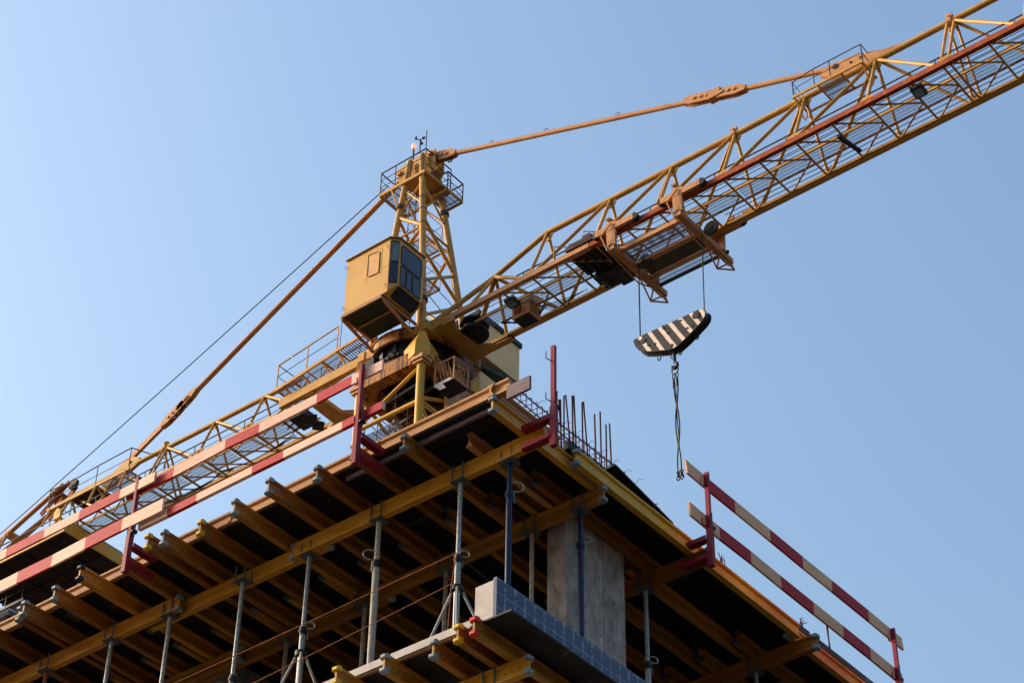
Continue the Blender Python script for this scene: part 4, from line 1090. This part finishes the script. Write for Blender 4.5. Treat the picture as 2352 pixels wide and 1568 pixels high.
# ---- trolley: two wheel carriages with cross beams and a platform between
tro = cp(MB().box((X0-.72, 22.45, 39.83), (X0-.60, 24.50, 39.95)).box((X0-.02, 22.5, 39.83), (X0+.10, 24.50, 39.95)).box((X0+.62, 22.45, 39.83), (X0+.74, 24.50, 39.95)), 'trolley', 'peach')
for yc in (24.58, 22.46):
    mb = MB()
    for x, s in ((XN-.16, -1), (XF+.16, 1)):
        mb.bar((x, yc+.52, ZB+.06), (x, yc-.72, ZB+.06), .10, .19)
        mb.prism([(x-.04*1, yc-.16, 40.72), (x-.04, yc+.16, 40.72), (x-.04, yc+.13, 39.86), (x-.04, yc-.13, 39.86)], (.08, 0, 0))
    mb.bar((XN-.20, yc, 39.82), (XF+.62, yc, 39.82), .17, .17)
    mb.bar((XN-.28, yc+.05, 40.78), (XN+.16, yc+.05, 40.92), .12, .05)
    cp(mb, 'carriage', 'peach', tro)
    for x in (XN-.03, XF+.03):
        for dy in (.46, -.66):
            wh = MB().tube((x-.17*(1 if x < X0 else -1), yc+dy*1.12, ZB+.06), (x+.05*(1 if x < X0 else -1), yc+dy*1.12, ZB+.06), .115, 16)
            cp(wh, 'wheel', 'darksteel', tro)
    for dy in (.42, -.60, .0): cp(MB().tube((XN-.215, yc+dy, ZB+.07), (XN-.205, yc+dy, ZB+.07), .04, 10), 'wheel_pin', 'crane_pale', tro)
    st = MB()
    st.tube((XN-.24, yc-.05, 40.6), (XN-.34, yc+.22, 40.2), .022, 6).tube((XN-.34, yc+.22, 40.2), (XN-.2, yc+.12, 39.75), .022, 6)
    st.tube((XN-.2, yc+.12, 39.75), (X0+.35, yc+.1, 39.55), .022, 6).tube((X0+.35, yc+.1, 39.55), (XF+.15, yc+.08, 39.8), .022, 6)
    e = V(XF+.58, yc-.02, 39.78); f1, f2 = V(XF+.12, yc+.12, 39.32), V(XF+.42, yc-.22, 39.30)
    for a, b in ((V(X0+.15, yc, 39.74), f1), (V(XF+.1, yc, 39.74), f1), (e, f1), (e, f2), (f1, f2), (V(XF+.3, yc, 39.74), f2)): st.tube(a, b, .024, 6)
    st.bar((XF+.2, yc, 39.9), (XF+.2, yc, 40.45), .14, .05)
    cp(st, 'stay', 'peach', tro)
    pl = MB().tube((X0-.01, yc-.34, 39.84), (X0+.05, yc-.34, 39.84), .22, 24)
    pl.tube((X0-.03, yc-.34, 39.84), (X0+.07, yc-.34, 39.84), .06, 12)
    cp(pl, 'rope_pulley', 'darksteel', tro)
cp(MB().grid((X0-.58, 22.55, 39.90), (0, 1, 0), (1, 0, 0), 1.85, .52, .045, .016, .014), 'platform_grating', 'grating', tro)
cp(MB().grid((X0+.76, 22.5, 39.90), (0, 1, 0), (1, 0, 0), 1.95, .30, .045, .014, .014), 'platform_grating', 'grating', tro)
mb = MB().bar((X0+1.10, 22.3, 39.9), (X0+1.10, 24.6, 39.9), .06, .09); mb.box((X0+.14, 22.6, 39.86), (X0+.58, 24.4, 39.89))
cp(mb, 'platform_plate', 'railing', tro)

# ---- pendant bars
def pend(pa, pb, r, name='pendant_bar'): return cp(MB().tube(pa, pb, r, 12), name, 'peach')
def PV(y, z, dx=0): return V(X0+dx, y, z)
def link(pts, w, th=.05):
    mb = MB()
    a, b = PV(*pts[0]), PV(*pts[1]); d = (b-a).normalized(); u = d.cross(V(1, 0, 0)).normalized()
    L = (b-a).length
    for dx in (-.065, .065):
        q = [a-d*.28+u*w*.25, a-d*.0+u*w*.5, b-d*0+u*w*.5, b+d*.28+u*w*.25, b+d*.28-u*w*.25, b-u*w*.5, a-u*w*.5, a-d*.28-u*w*.25]
        mb.prism([p+V(dx-th/2, 0, 0) for p in q], (th, 0, 0))
    l_ = cp(mb, 'pendant_link', 'peach')
    pn = MB()
    for p in (a+d*.1, a.lerp(b, .5), b-d*.1): pn.tube(p-V(.13, 0, 0), p+V(.13, 0, 0), .05, 12)
    cp(pn, 'link_pin', 'crane_pale', l_)
b1 = pend(PV(31.15, 47.95), PV(22.6, 44.77), .075); b2 = pend(PV(20.95, 44.19), PV(18.1, 43.17), .075)
link([(31.75, 48.17), (31.2, 47.96)], .34); link([(22.45, 44.73), (21.85, 44.52)], .30); link([(21.55, 44.41), (20.98, 44.20)], .30)
mb = MB().box((X0-.12, 21.5, 44.33), (X0+.12, 21.9, 44.60)); cp(mb, 'link_block', 'peach')
mb = MB()
mb.prism([(X0-.06, 18.25, 43.30), (X0-.06, 17.4, 43.18), (X0-.06, 16.6, 42.86), (X0-.06, 16.0, ZTOP+.06), (X0-.06, 18.0, ZTOP+.06), (X0-.06, 18.5, 43.1)], (.12, 0, 0))
pl_ = cp(mb, 'pendant_lug', 'peach')
mb = MB()
for y, z, r in ((18.0, 43.12, .09), (17.55, 42.98, .04), (17.25, 42.98, .05)): mb.tube((X0-.075, y, z), (X0-.062, y, z), r, 12)
cp(mb, 'lug_hole', 'darksteel', pl_)
pend(PV(33.05, 48.05), PV(41.6, 43.62), .085)
link([(41.55, 43.66), (41.85, 43.48)], .26); link([(42.0, 43.40), (42.5, 43.12)], .30)
cp(MB().bar(PV(42.45, 43.15), PV(44.75, 41.98), .10, .20), 'pendant_bar', 'peach')
mb = MB()
for t in (.18, .42, .72):
    for a, b in ((PV(31.15, 47.95), PV(22.6, 44.77)), (PV(33.05, 48.05), PV(41.6, 43.62))):
        p = a.lerp(b, t); mb.path([p+V(0, 0, .07), p+V(0, .04, .17), p+V(0, -.06, .19), p+V(0, -.1, .08)], .012, 5)
mb.path([PV(31.3, 47.83), PV(31.25, 47.66), PV(31.15, 47.62), PV(31.1, 47.75)], .02, 6)
cp(mb, 'rope_eye', 'wire')
mb = MB().path(sag((X0-.3, 33.4, 47.72), (X0-.3, 47.37, 42.50), .04), .018, 6); mb.path(sag((X0-.3, 47.37, 42.50), (X0-.3, 50.5, 41.4), .02, 4), .018, 6)
cp(mb, 'stay_rope', 'wire')

# ---- counter boom
XC = X0-.52
ctops = [38.2, 40.27, 42.41, 44.6, 46.7]
CT = 42.02
cj = cp(MB().tube((X0, 36.7, 41.98), (X0, 46.8, CT), .08, 14), 'counter_jib', 'crane')
def kp(mb, name, ma): return cp(mb, name, ma, cj)
kp(MB().bar((XN-.02, 33.0, 40.48), (XN-.02, 36.6, 40.42), .16, .30), 'near_chord', 'crane')
kp(MB().bar((XC, 36.6, 40.43), (XC, 50, 40.43), .10, .12), 'near_chord', 'crane')
kp(MB().bar((XF, 36.0, 40.47), (XF, 50, 40.47), .12, .13), 'far_chord', 'crane')
def kb(a, b, r): kp(MB().tube(a, b, r, 10), 'brace', 'crane')
for i, y in enumerate(ctops):
    for x in (XC, XF):
        s = -.03 if x < X0 else .03
        if i == 2:
            kb((X0+s, y-.1, CT-.06), (x, y-.10, 40.54), .038); kb((X0+s, y+.1, CT-.06), (x, y+.1, 40.54), .038)
        else: kb((X0+s, y, CT-.06), (x, y, 40.54), .042)
        kb((X0+s, y-.1, CT-.05), (x, y-1.9, 40.54), .042)
    gs = MB()
    gs.prism([(X0-.012, y-.2, CT-.05), (X0-.012, y+.2, CT-.05), (X0-.012, y+.08, CT-.24), (X0-.012, y-.08, CT-.24)], (.024, 0, 0))
    kp(gs, 'gusset', 'crane')
    for x in (XC, XF): kp(MB().prism([(x-.01, y-.26, 40.54), (x-.01, y+.26, 40.54), (x-.01, y+.1, 40.70), (x-.01, y-.1, 40.70)], (.02, 0, 0)), 'gusset', 'crane')
mb = MB().tube((X0, 42.36, CT), (X0, 42.48, CT), .12, 14); mb.box((X0-.05, 42.34, CT+.05), (X0+.05, 42.5, CT+.22)); mb.tube((X0-.1, 42.42, CT+.17), (X0+.1, 42.42, CT+.17), .045, 8); kp(mb, 'clevis', 'crane_pale')
def kl(a, b, r): kp(MB().tube(a, b, r, 8), 'lacing', 'crane')
y = 37.1
while y < 49.5:
    kl((XC+.05, y, 40.43), (XF-.05, y, 40.43), .036); kl((X0, y+1.05, 40.42), (XC+.05, y+.03, 40.42), .024); kl((X0, y+1.05, 40.42), (XF-.05, y+.03, 40.42), .024); y += 1.06
mb = MB().bar((X0-.08, 36.2, 40.54), (X0-.08, 50, 40.54), .045, .07); mb.bar((X0+.43, 36.2, 40.54), (X0+.43, 50, 40.54), .035, .05); kp(mb, 'walkway', 'crane')
mb = MB(); y = 36.3
while y < 49: mb.grid((X0-.06, y, 40.57), (0, 1, 0), (1, 0, 0), 1.0, .47, .040, .009, .010, .12); y += 1.06
kp(mb, 'walkway_grating', 'grating')
mb = MB().tube((XC+.1, 37, 41.0), (XC+.1, 50, 41.0), .022, 6)
for y in ctops: mb.tube((XC+.1, y+.3, 40.5), (XC+.1, y+.3, 41.0), .016, 5)
kp(mb, 'hand_rail', 'railing')
mb = MB()
for k in range(3): mb.path(sag((XF-.2-.06*k, 37.3, 40.5), (XF-.25-.05*k, 40.3, 40.45), .10+.06*k, 8)+sag((XF-.2, 40.4, 40.45), (XF-.3, 43.5, 40.5), .12+.05*k, 8)[1:], .014, 5)
for x in (X0-.3, X0-.42, X0-.55): mb.tube((x, 36.5, 40.6), (x, 49.5, 40.6), .010, 5)
kp(mb, 'festoon_cable', 'wire')
# root: cross plate, bent far beam, hanging motors
mb = MB().prism([(XN-.05, 35.3, 40.24), (XN-.05, 35.75, 40.24), (XF-.2, 35.8, 40.24), (XF-.05, 36.2, 40.24), (XF+.10, 36.2, 40.24), (XF+.10, 35.4, 40.24), (XF+.10, 33.2, 40.24), (XF-.12, 33.2, 40.24), (XF-.12, 34.9, 40.24), (XF-.4, 35.3, 40.24)], (0, 0, .14))
kp(mb, 'root_plate', 'crane')
mb = MB().prism([(XN-.13, 33.5, 40.6), (XN-.13, 33.1, 40.75), (XN-.13, 32.9, 40.5), (XN-.13, 33.1, 40.3), (XN-.13, 33.5, 40.32)], (.24, 0, 0)); mb.tube((XN-.17, 33.22, 40.5), (XN+.13, 33.22, 40.5), .06, 12)
cp(mb, 'counter_jib_pivot', 'crane')
mb = MB().tube((XN+.5, 36.3, 40.1), (XN+.85, 35.95, 40.1), .17, 16); mb.box((XN+.35, 36.1, 40.1), (XN+1.0, 36.6, 40.4)); mb.tube((XN+.9, 36.15, 40.05), (XN+1.15, 35.95, 40.05), .14, 14)
kp(mb, 'drive_motor', 'darksteel')
mb = MB()
for k in range(5): mb.bar((XN+.1+.2*k, 36.3, 40.45), (XN+.25+.22*k, 37.2, 40.40), .04, .05)
kp(mb, 'drive_frame', 'darksteel')
# sloping gangway with rails beside the root
mb = MB(); xg = X0-1.08
GA, GB_, GC = V(xg, 36.58, 40.80), V(xg, 34.25, 41.10), V(xg, 32.9, 41.22)
mb.bar(GA, GB_, .05, .11); mb.bar(GB_, GC, .05, .09)
o2 = V(.95, 0, 0)
mb.bar(GA+o2, GB_+o2, .04, .06); mb.bar(GA, GA+o2, .04, .08)
for t in (.25, .5, .75, 1): mb.bar(GA.lerp(GB_, t), GA.lerp(GB_, t)+o2, .035, .05)
for t in (.1, .42, .75, 1.0):
    p = GA.lerp(GB_, t); mb.bar(p, V(XN, p.y-.22, 40.55), .05, .05); mb.bar(p+V(.3, 0, 0), V(XN, p.y+.35, 40.5), .03, .03)
gw = cp(mb, 'gangway', 'crane')
mb = MB()
for t0, t1 in ((0.02, .48), (.52, .98)):
    a, b = GA.lerp(GB_, t0), GA.lerp(GB_, t1)
    mb.grid(a+V(.03, 0, .03), b-a, (1, 0, 0), (b-a).length, .88, .04, .012, .014, .2)
cp(mb, 'platform_grating', 'grating', gw)
mb = MB(); mb.grid(GB_+V(.03, 0, .03), GC-GB_, (1, 0, 0), 1.25, .6, .085, .03, .02, .3); cp(mb, 'step', 'railing', gw)
mb = MB()
for t in (0, .5, 1.0):
    p = GA.lerp(GB_, t); mb.bar(p, p+V(0, 0, .92), .03, .03)
mb.tube(GA+V(0, 0, .92), GB_+V(0, 0, .92), .024, 6)
cp(mb, 'guard_rail', 'crane', gw)
mb = MB().tube(GA+V(0, 0, .5), GB_+V(0, 0, .5), .012, 6)
for t in (0, .35, .7, 1.0):
    p = GA.lerp(GB_, t)+o2; mb.tube(p, p+V(0, 0, .92), .014, 6)
mb.tube(GA+o2+V(0, 0, .92), GB_+o2+V(0, 0, .92), .012, 6)
mb.tube(GA+V(0, 0, .92), GA+o2+V(0, 0, .92), .016, 6); mb.tube(GA+V(0, 0, .5), GA+o2+V(0, 0, .5), .012, 6)
p = GB_+V(0, -.12, .1); mb.tube(p, p+V(0, 0, .9), .012, 5); mb.tube(p+V(0, 0, .9), GC+V(0, 0, .95), .010, 5)
cp(mb, 'guard_wire', 'railing', gw)
# end platform with rails, pulley and tail struts
mb = MB(); ez = 41.40
mb.bar((X0-.5, 47.15, ez), (X0-.5, 43.4, ez), .05, .11); mb.bar((X0+.45, 47.15, ez), (X0+.45, 43.4, ez), .05, .08)
for y in (47.1, 46.1, 44.9, 43.5): mb.bar((X0-.5, y, ez-.01), (X0+.45, y, ez-.01), .04, .06)
for y in (47.0, 44.9, 43.55): mb.bar((X0-.5, y, ez-.02), (XN+.02, y-.1, 40.55), .05, .06)
for y in (47.0, 44.9): mb.bar((X0-.48, y, ez-.02), (X0, y-.2, 40.75), .03, .03)
ep = kp(mb, 'end_platform', 'crane')
mb = MB().box((X0-.46, 44.9, ez+.0), (X0+.40, 46.1, ez+.02)); kp(mb, 'platform_plate', 'darksteel')
cp(MB().grid((X0-.46, 43.5, ez), (0, 1, 0), (1, 0, 0), 1.3, .85, .04, .012, .014), 'platform_grating', 'grating', cj)
mb = MB()
for y, x in ((47.15, X0-.5), (44.95, X0-.5), (43.45, X0-.5), (42.7, X0+.3), (47.15, X0+.4)): mb.tube((x, y, ez), (x, y, ez+.80), .016, 6)
mb.path([(X0-.5, 47.15, ez+.80), (X0-.5, 46.3, ez+.72), (X0-.5, 44.95, ez+.78), (X0-.5, 43.45, ez+.80), (X0+.3, 42.7, ez+.5), (X0+.3, 42.75, ez+.2)], .02, 6)
mb.tube((X0-.5, 47.15, ez+.4), (X0-.5, 43.45, ez+.4), .011, 5); mb.tube((X0-.5, 47.15, ez+.8), (X0+.4, 47.15, ez+.75), .014, 5); mb.tube((X0-.5, 47.15, ez+.4), (X0+.4, 47.15, ez+.38), .010, 5)
kp(mb, 'guard_rail', 'railing')
mb = MB().prism([(X0-.06, 44.9, 41.5), (X0-.06, 43.6, 41.95), (X0-.06, 43.55, 42.15), (X0-.06, 43.9, 42.32), (X0-.06, 44.2, 42.2), (X0-.06, 45.6, 41.55)], (.12, 0, 0))
mb.tube((X0-.1, 44.0, 42.14), (X0+.1, 44.0, 42.14), .07, 12)
kp(mb, 'pendant_lug', 'crane')
mb = MB().bar((X0-.16, 46.72, 42.54), (X0-.16, 47.9, 41.75), .05, .18); mb.bar((X0+.16, 46.72, 42.54), (X0+.16, 47.9, 41.75), .05, .18); mb.box((X0-.13, 47.0, 41.9), (X0+.13, 47.35, 42.25)); kp(mb, 'pulley_arm', 'rustchord')
mb = MB().tube((X0-.06, 46.7, 42.52), (X0+.06, 46.7, 42.52), .2, 20); kp(mb, 'rope_pulley', 'darksteel')
mb = MB().tube((X0-.25, 46.9, 42.45), (X0-.25, 51.5, 40.75), .08, 12); mb.tube((X0+.25, 46.9, 42.45), (X0+.25, 51.5, 40.75), .08, 12)
mb.tube((X0, 46.8, CT), (X0, 51.5, 40.7), .07, 12)
mb.tube((X0-.25, 49.4, 41.5), (XN, 48.9, 40.5), .05, 8); mb.tube((X0-.25, 49.4, 41.5), (XN, 49.6, 40.5), .05, 8); mb.tube((X0+.25, 49.4, 41.5), (XF, 49.2, 40.5), .05, 8)
kp(mb, 'tail_strut', 'peach')
mb = MB().tube((X0-.3, 49.35, 41.58), (X0+.3, 49.35, 41.58), .14, 14); kp(mb, 'tail_node', 'crane_pale')
# ballast tray below the tail
mb = MB(); bx0, bx1, by0, by1 = 34.41, 37.02, 45.62, 50.4
mb.box((bx0, by0, 39.80), (bx0+.05, by1, 40.22)); mb.box((bx0+.052, by0, 39.80), (bx1, by0+.05, 40.22)); mb.box((bx1-.05, by0+.052, 39.80), (bx1, by1, 40.22))
cw = cp(mb, 'ballast_tray', 'mast')
mb = MB().box((bx0+.053, by0+.053, 39.84), (bx1-.053, by1, 40.10))
for k in range(3): mb.bar((bx0+.06, by0+.9+1.1*k, 39.82), (bx1-.06, by0+.9+1.1*k, 39.82), .08, .05)
for k in range(2): mb.bar((bx0+.8+.9*k, by0+.06, 39.81), (bx0+.8+.9*k, by1, 39.81), .06, .05)
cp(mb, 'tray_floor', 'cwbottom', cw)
mb = MB()
for k in range(4): mb.box((bx0+.1, by0+.15+1.15*k, 40.105), (bx1-.1, by0+1.2+1.15*k, 40.40))
cp(mb, 'ballast_block', 'concrete', cw)
mb = MB()
for x in (XN, XF):
    for y in (46.0, 49.0): mb.bar((x, y, 40.1), (x, y, 40.5), .08, .05)
cp(mb, 'tray_hanger', 'mast', cw)
mb = MB().box((XN-.09, 45.95, 40.44), (XN-.02, 46.25, 40.75)); mb.tube((XN-.1, 46.1, 40.72), (XN, 46.1, 40.72), .1, 12); kp(mb, 'shackle', 'mast')
# service catwalk under the tail
mb = MB(); mb.grid((35.55, 48.6, 39.0), (0, 1, 0), (1, 0, 0), 3.2, 1.1, .045, .014, .016)
ck = cp(mb, 'tail_catwalk', 'grating')
mb = MB()
for x in (35.5, 36.7):
    mb.bar((x, 48.5, 39.0), (x, 52, 39.0), .06, .10)
    for y in (48.6, 49.4, 50.2, 51): mb.tube((x, y, 39), (x, y, 39.85), .025, 6)
for z in (39.4, 39.75): mb.tube((35.5, 48.5, z), (35.5, 52, z), .016, 5)
mb.box((35.8, 49.6, 38.75), (36.3, 50.3, 39.2)); mb.tube((35.7, 50.6, 38.8), (36.2, 50.6, 38.8), .2, 12)
cp(mb, 'catwalk_frame', 'darksteel', ck)

# ---- machinery house on the far side of the turntable
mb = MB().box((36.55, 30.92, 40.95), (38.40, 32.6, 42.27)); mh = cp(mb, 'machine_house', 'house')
cp(MB().box((36.45, 30.86, 42.275), (38.46, 32.66, 42.44)), 'roof', 'cabfloor', mh)
mb = MB().box((36.40, 30.84, 40.62), (38.43, 32.64, 40.945)); 
mb = MB().prism([(36.3, 30.86, 40.50), (38.43, 30.86, 40.95), (38.43, 30.86, 40.80), (36.3, 30.86, 40.34)], (0, 1.7, 0))
cp(mb, 'house_skirt', 'cabfloor', mh)
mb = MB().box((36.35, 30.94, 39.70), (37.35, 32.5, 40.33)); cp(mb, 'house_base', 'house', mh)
mb = MB().bar((X0+.9, Y0-1.05, 40.2), (38.3, Y0-1.05, 39.62), .08, .1); mb.bar((X0+.9, Y0+.3, 40.1), (38.3, Y0+.3, 40.6), .10, .14)
cp(mb, 'house_bracket', 'crane')
# walkway and hopper-like guard behind the front leg
mb = MB().prism([(X0-.1, Y0+.3, 41.55), (X0+1.05, Y0-.75, 41.1), (X0+1.05, Y0-.45, 40.8), (X0-.1, Y0+.5, 41.0)], (.2, .35, .05))
mb.bar((X0-.05, Y0+.35, 41.5), (X0+1.1, Y0-.8, 41.08), .06, .1)
cp(mb, 'guard_sheet', 'rustpaint')

# ---- hoist ropes
mb = MB().tube((X0, 24.44, 37.15), (X0, 24.42, 39.78), .021, 6).tube((X0, 22.46, 37.12), (X0, 22.40, 39.78), .017, 6)
cp(mb, 'hoist_rope', 'wire')

# ================================================================== HOOK BLOCK
HB = empty('hook_block', (X0, 23.45, 36.2))
tag(HB, 'black and cream striped triangular hook block hanging from two ropes', 'hook block')
def hp_(mb, name, ma, parent=None):
    mb.v = [(a-X0, b-23.45, c-36.2) for a, b, c in mb.v]
    return mb.build(name, [M[x] for x in ma] if isinstance(ma, tuple) else M[ma], parent or HB)
def hookpoly():
    # flat upper edge, V-shaped lower edge, (y, z)
    return [(24.56, 37.21), (24.43, 37.225), (24.17, 37.23), (23.8, 37.215), (23.28, 37.20), (22.81, 37.19), (22.55, 37.185), (22.39, 37.15), (22.33, 37.03), (22.35, 36.88), (22.45, 36.76), (22.73, 36.59), (23.02, 36.43), (23.23, 36.34), (23.34, 36.32), (23.5, 36.35), (23.82, 36.48), (24.12, 36.61), (24.3, 36.70), (24.41, 36.81), (24.5, 36.96), (24.55, 37.11)]
HP = hookpoly()
for dx in (-.14, .08):
    hp_(MB().prism([(X0+dx, a, b) for a, b in HP], (.04, 0, 0)), 'side_plate', 'hook')
inner = [(23.47+(a-23.47)*.96, 36.85+(b-36.85)*.93) for a, b in HP]
hp_(MB().prism([(X0-.098, a, b) for a, b in inner], (.176, 0, 0)), 'spacer', 'darksteel')
# cream diagonal stripes clipped to the plate (Sutherland-Hodgman against the stripe's two edges)
def clip(poly, n, c):
    out = []
    for i in range(len(poly)):
        p, q = poly[i], poly[(i+1) % len(poly)]
        dp, dq = p[0]*n[0]+p[1]*n[1]-c, q[0]*n[0]+q[1]*n[1]-c
        if dp >= 0: out.append(p)
        if dp*dq < 0:
            t = dp/(dp-dq); out.append((p[0]+(q[0]-p[0])*t, p[1]+(q[1]-p[1])*t))
    return out
HP2 = [(23.47+(a-23.47)*.985, 36.85+(b-36.85)*.975) for a, b in HP]
st = MB()
for (a, b) in (((24.41, 37.30), (24.02, 36.50)), ((24.10, 37.30), (23.66, 36.40)), ((23.79, 37.30), (23.29, 36.34)), ((23.48, 37.30), (23.00, 36.40)), ((23.17, 37.30), (22.74, 36.50)), ((22.84, 37.30), (22.48, 36.60)), ((22.53, 37.30), (22.32, 36.75))):
    a, b = Vector(a), Vector(b); d = (b-a).normalized(); n = Vector((-d.y, d.x)); c = a.dot(n)
    pl = clip(HP2, (n.x, n.y), c-.052); pl = clip(pl, (-n.x, -n.y), -(c+.052)) if len(pl) > 2 else []
    if len(pl) > 2: st.prism([(X0-.1445, y, z) for y, z in pl], (.0035, 0, 0))
hp_(st, 'stripe', 'hookstripe')
for (y, z, r) in ((24.26, 37.02, .09), (22.62, 37.03, .11), (23.9, 36.75, .03), (23.1, 37.1, .03), (23.5, 36.9, .03), (22.9, 36.75, .03), (24.1, 36.8, .03), (23.40, 36.44, .05), (22.75, 36.75, .025), (23.62, 37.12, .03), (24.42, 37.08, .03)): hp_(MB().tube((X0-.160, y, z), (X0-.138, y, z), r, 14), 'sheave_bolt', 'hook')
mb = MB().prism([(X0-.1, 23.50, 37.20), (X0-.1, 23.70, 37.20), (X0-.1, 23.70, 37.29)], (.1, 0, 0)); hp_(mb, 'rope_guard', 'hook')
mb = MB()
for y, z in ((22.72, 36.54), (23.88, 36.44), (23.48, 36.30), (23.24, 36.30)):
    mb = MB().path([(X0, y+.04, z+.04), (X0, y+.05, z-.10), (X0, y, z-.15), (X0, y-.05, z-.10), (X0, y-.04, z+.04)], .017, 6)
    hp_(mb, 'lifting_loop', 'darksteel')

mb = MB().tube((X0, 23.42, 36.28), (X0, 23.42, 36.05), .045, 10)
hk = [(X0, 23.42+.0, 36.06)]
for k in range(11):
    a = R(90-k*27); hk.append((X0, 23.42-.085*math.cos(a)*1.0, 35.90+.085*math.sin(a)*1.1))
mb.path(hk, .04, 8)
hp_(mb, 'hook', 'hook')

SL = empty('chain_sling', (X0, 23.42, 35.83))
tag(SL, 'doubled dark chain sling hanging from the hook with a ring on top', 'chain sling')
def sp_(mb, name, ma='darksteel'):
    mb.v = [(a-X0, b-23.42, c-35.83) for a, b, c in mb.v]
    return mb.build(name, M[ma], SL)
def oval(cx, cy, cz, h, w, ax='Y', n=14):
    return [(cx+(w*math.sin(2*math.pi*k/n) if ax == 'X' else 0), cy+(w*math.sin(2*math.pi*k/n) if ax == 'Y' else 0), cz+h*math.cos(2*math.pi*k/n)) for k in range(n+1)]
sp_(MB().path(oval(X0, 23.42, 35.76, .13, .095), .018, 6), 'master_ring')
mb = MB()
for dy in (-.05, .05): mb.path(oval(X0, 23.42+dy, 35.57, .085, .035), .014, 6)
sp_(mb, 'link')
mb = MB()
for dy in (-.05, .05): mb.path(oval(X0, 23.42+dy, 35.43, .07, .03, 'X'), .018, 6); mb.tube((X0, 23.42+dy, 35.40), (X0, 23.42+dy, 35.22), .035, 8)
sp_(mb, 'shackle')
cur = []
for s in (-1, 1):
    pts = []
    for k in range(25):
        t = k/24; z = 35.25-2.62*t
        w = .055*abs(math.cos(t*math.pi*2.15))*(1-.15*t)+.012
        pts.append((X0+.01*s, 23.415-.0*t+s*w, z))
    cur.append(pts)
mb = MB()
for pts in cur: mb.path(pts, .021, 6)
mb.path([(X0+.03, 23.42+.02, 35.2), (X0+.03, 23.44, 34.4), (X0, 23.40, 33.6)], .016, 5)
sp_(mb, 'sling_leg')
mb = MB()
for s in (-1, 1):
    c = 23.41+s*.05
    mb.path(oval(X0, c, 32.60, .06, .035), .018, 6)
    mb.path([(X0, c, 32.55), (X0, c-.05, 32.48), (X0, c-.05, 32.42), (X0, c, 32.38), (X0, c+.05, 32.42), (X0, c+.045, 32.47)], .018, 6)
    mb.tube((X0, c, 32.58), (X0, c, 32.48), .035, 8)
sp_(mb, 'end_hook')
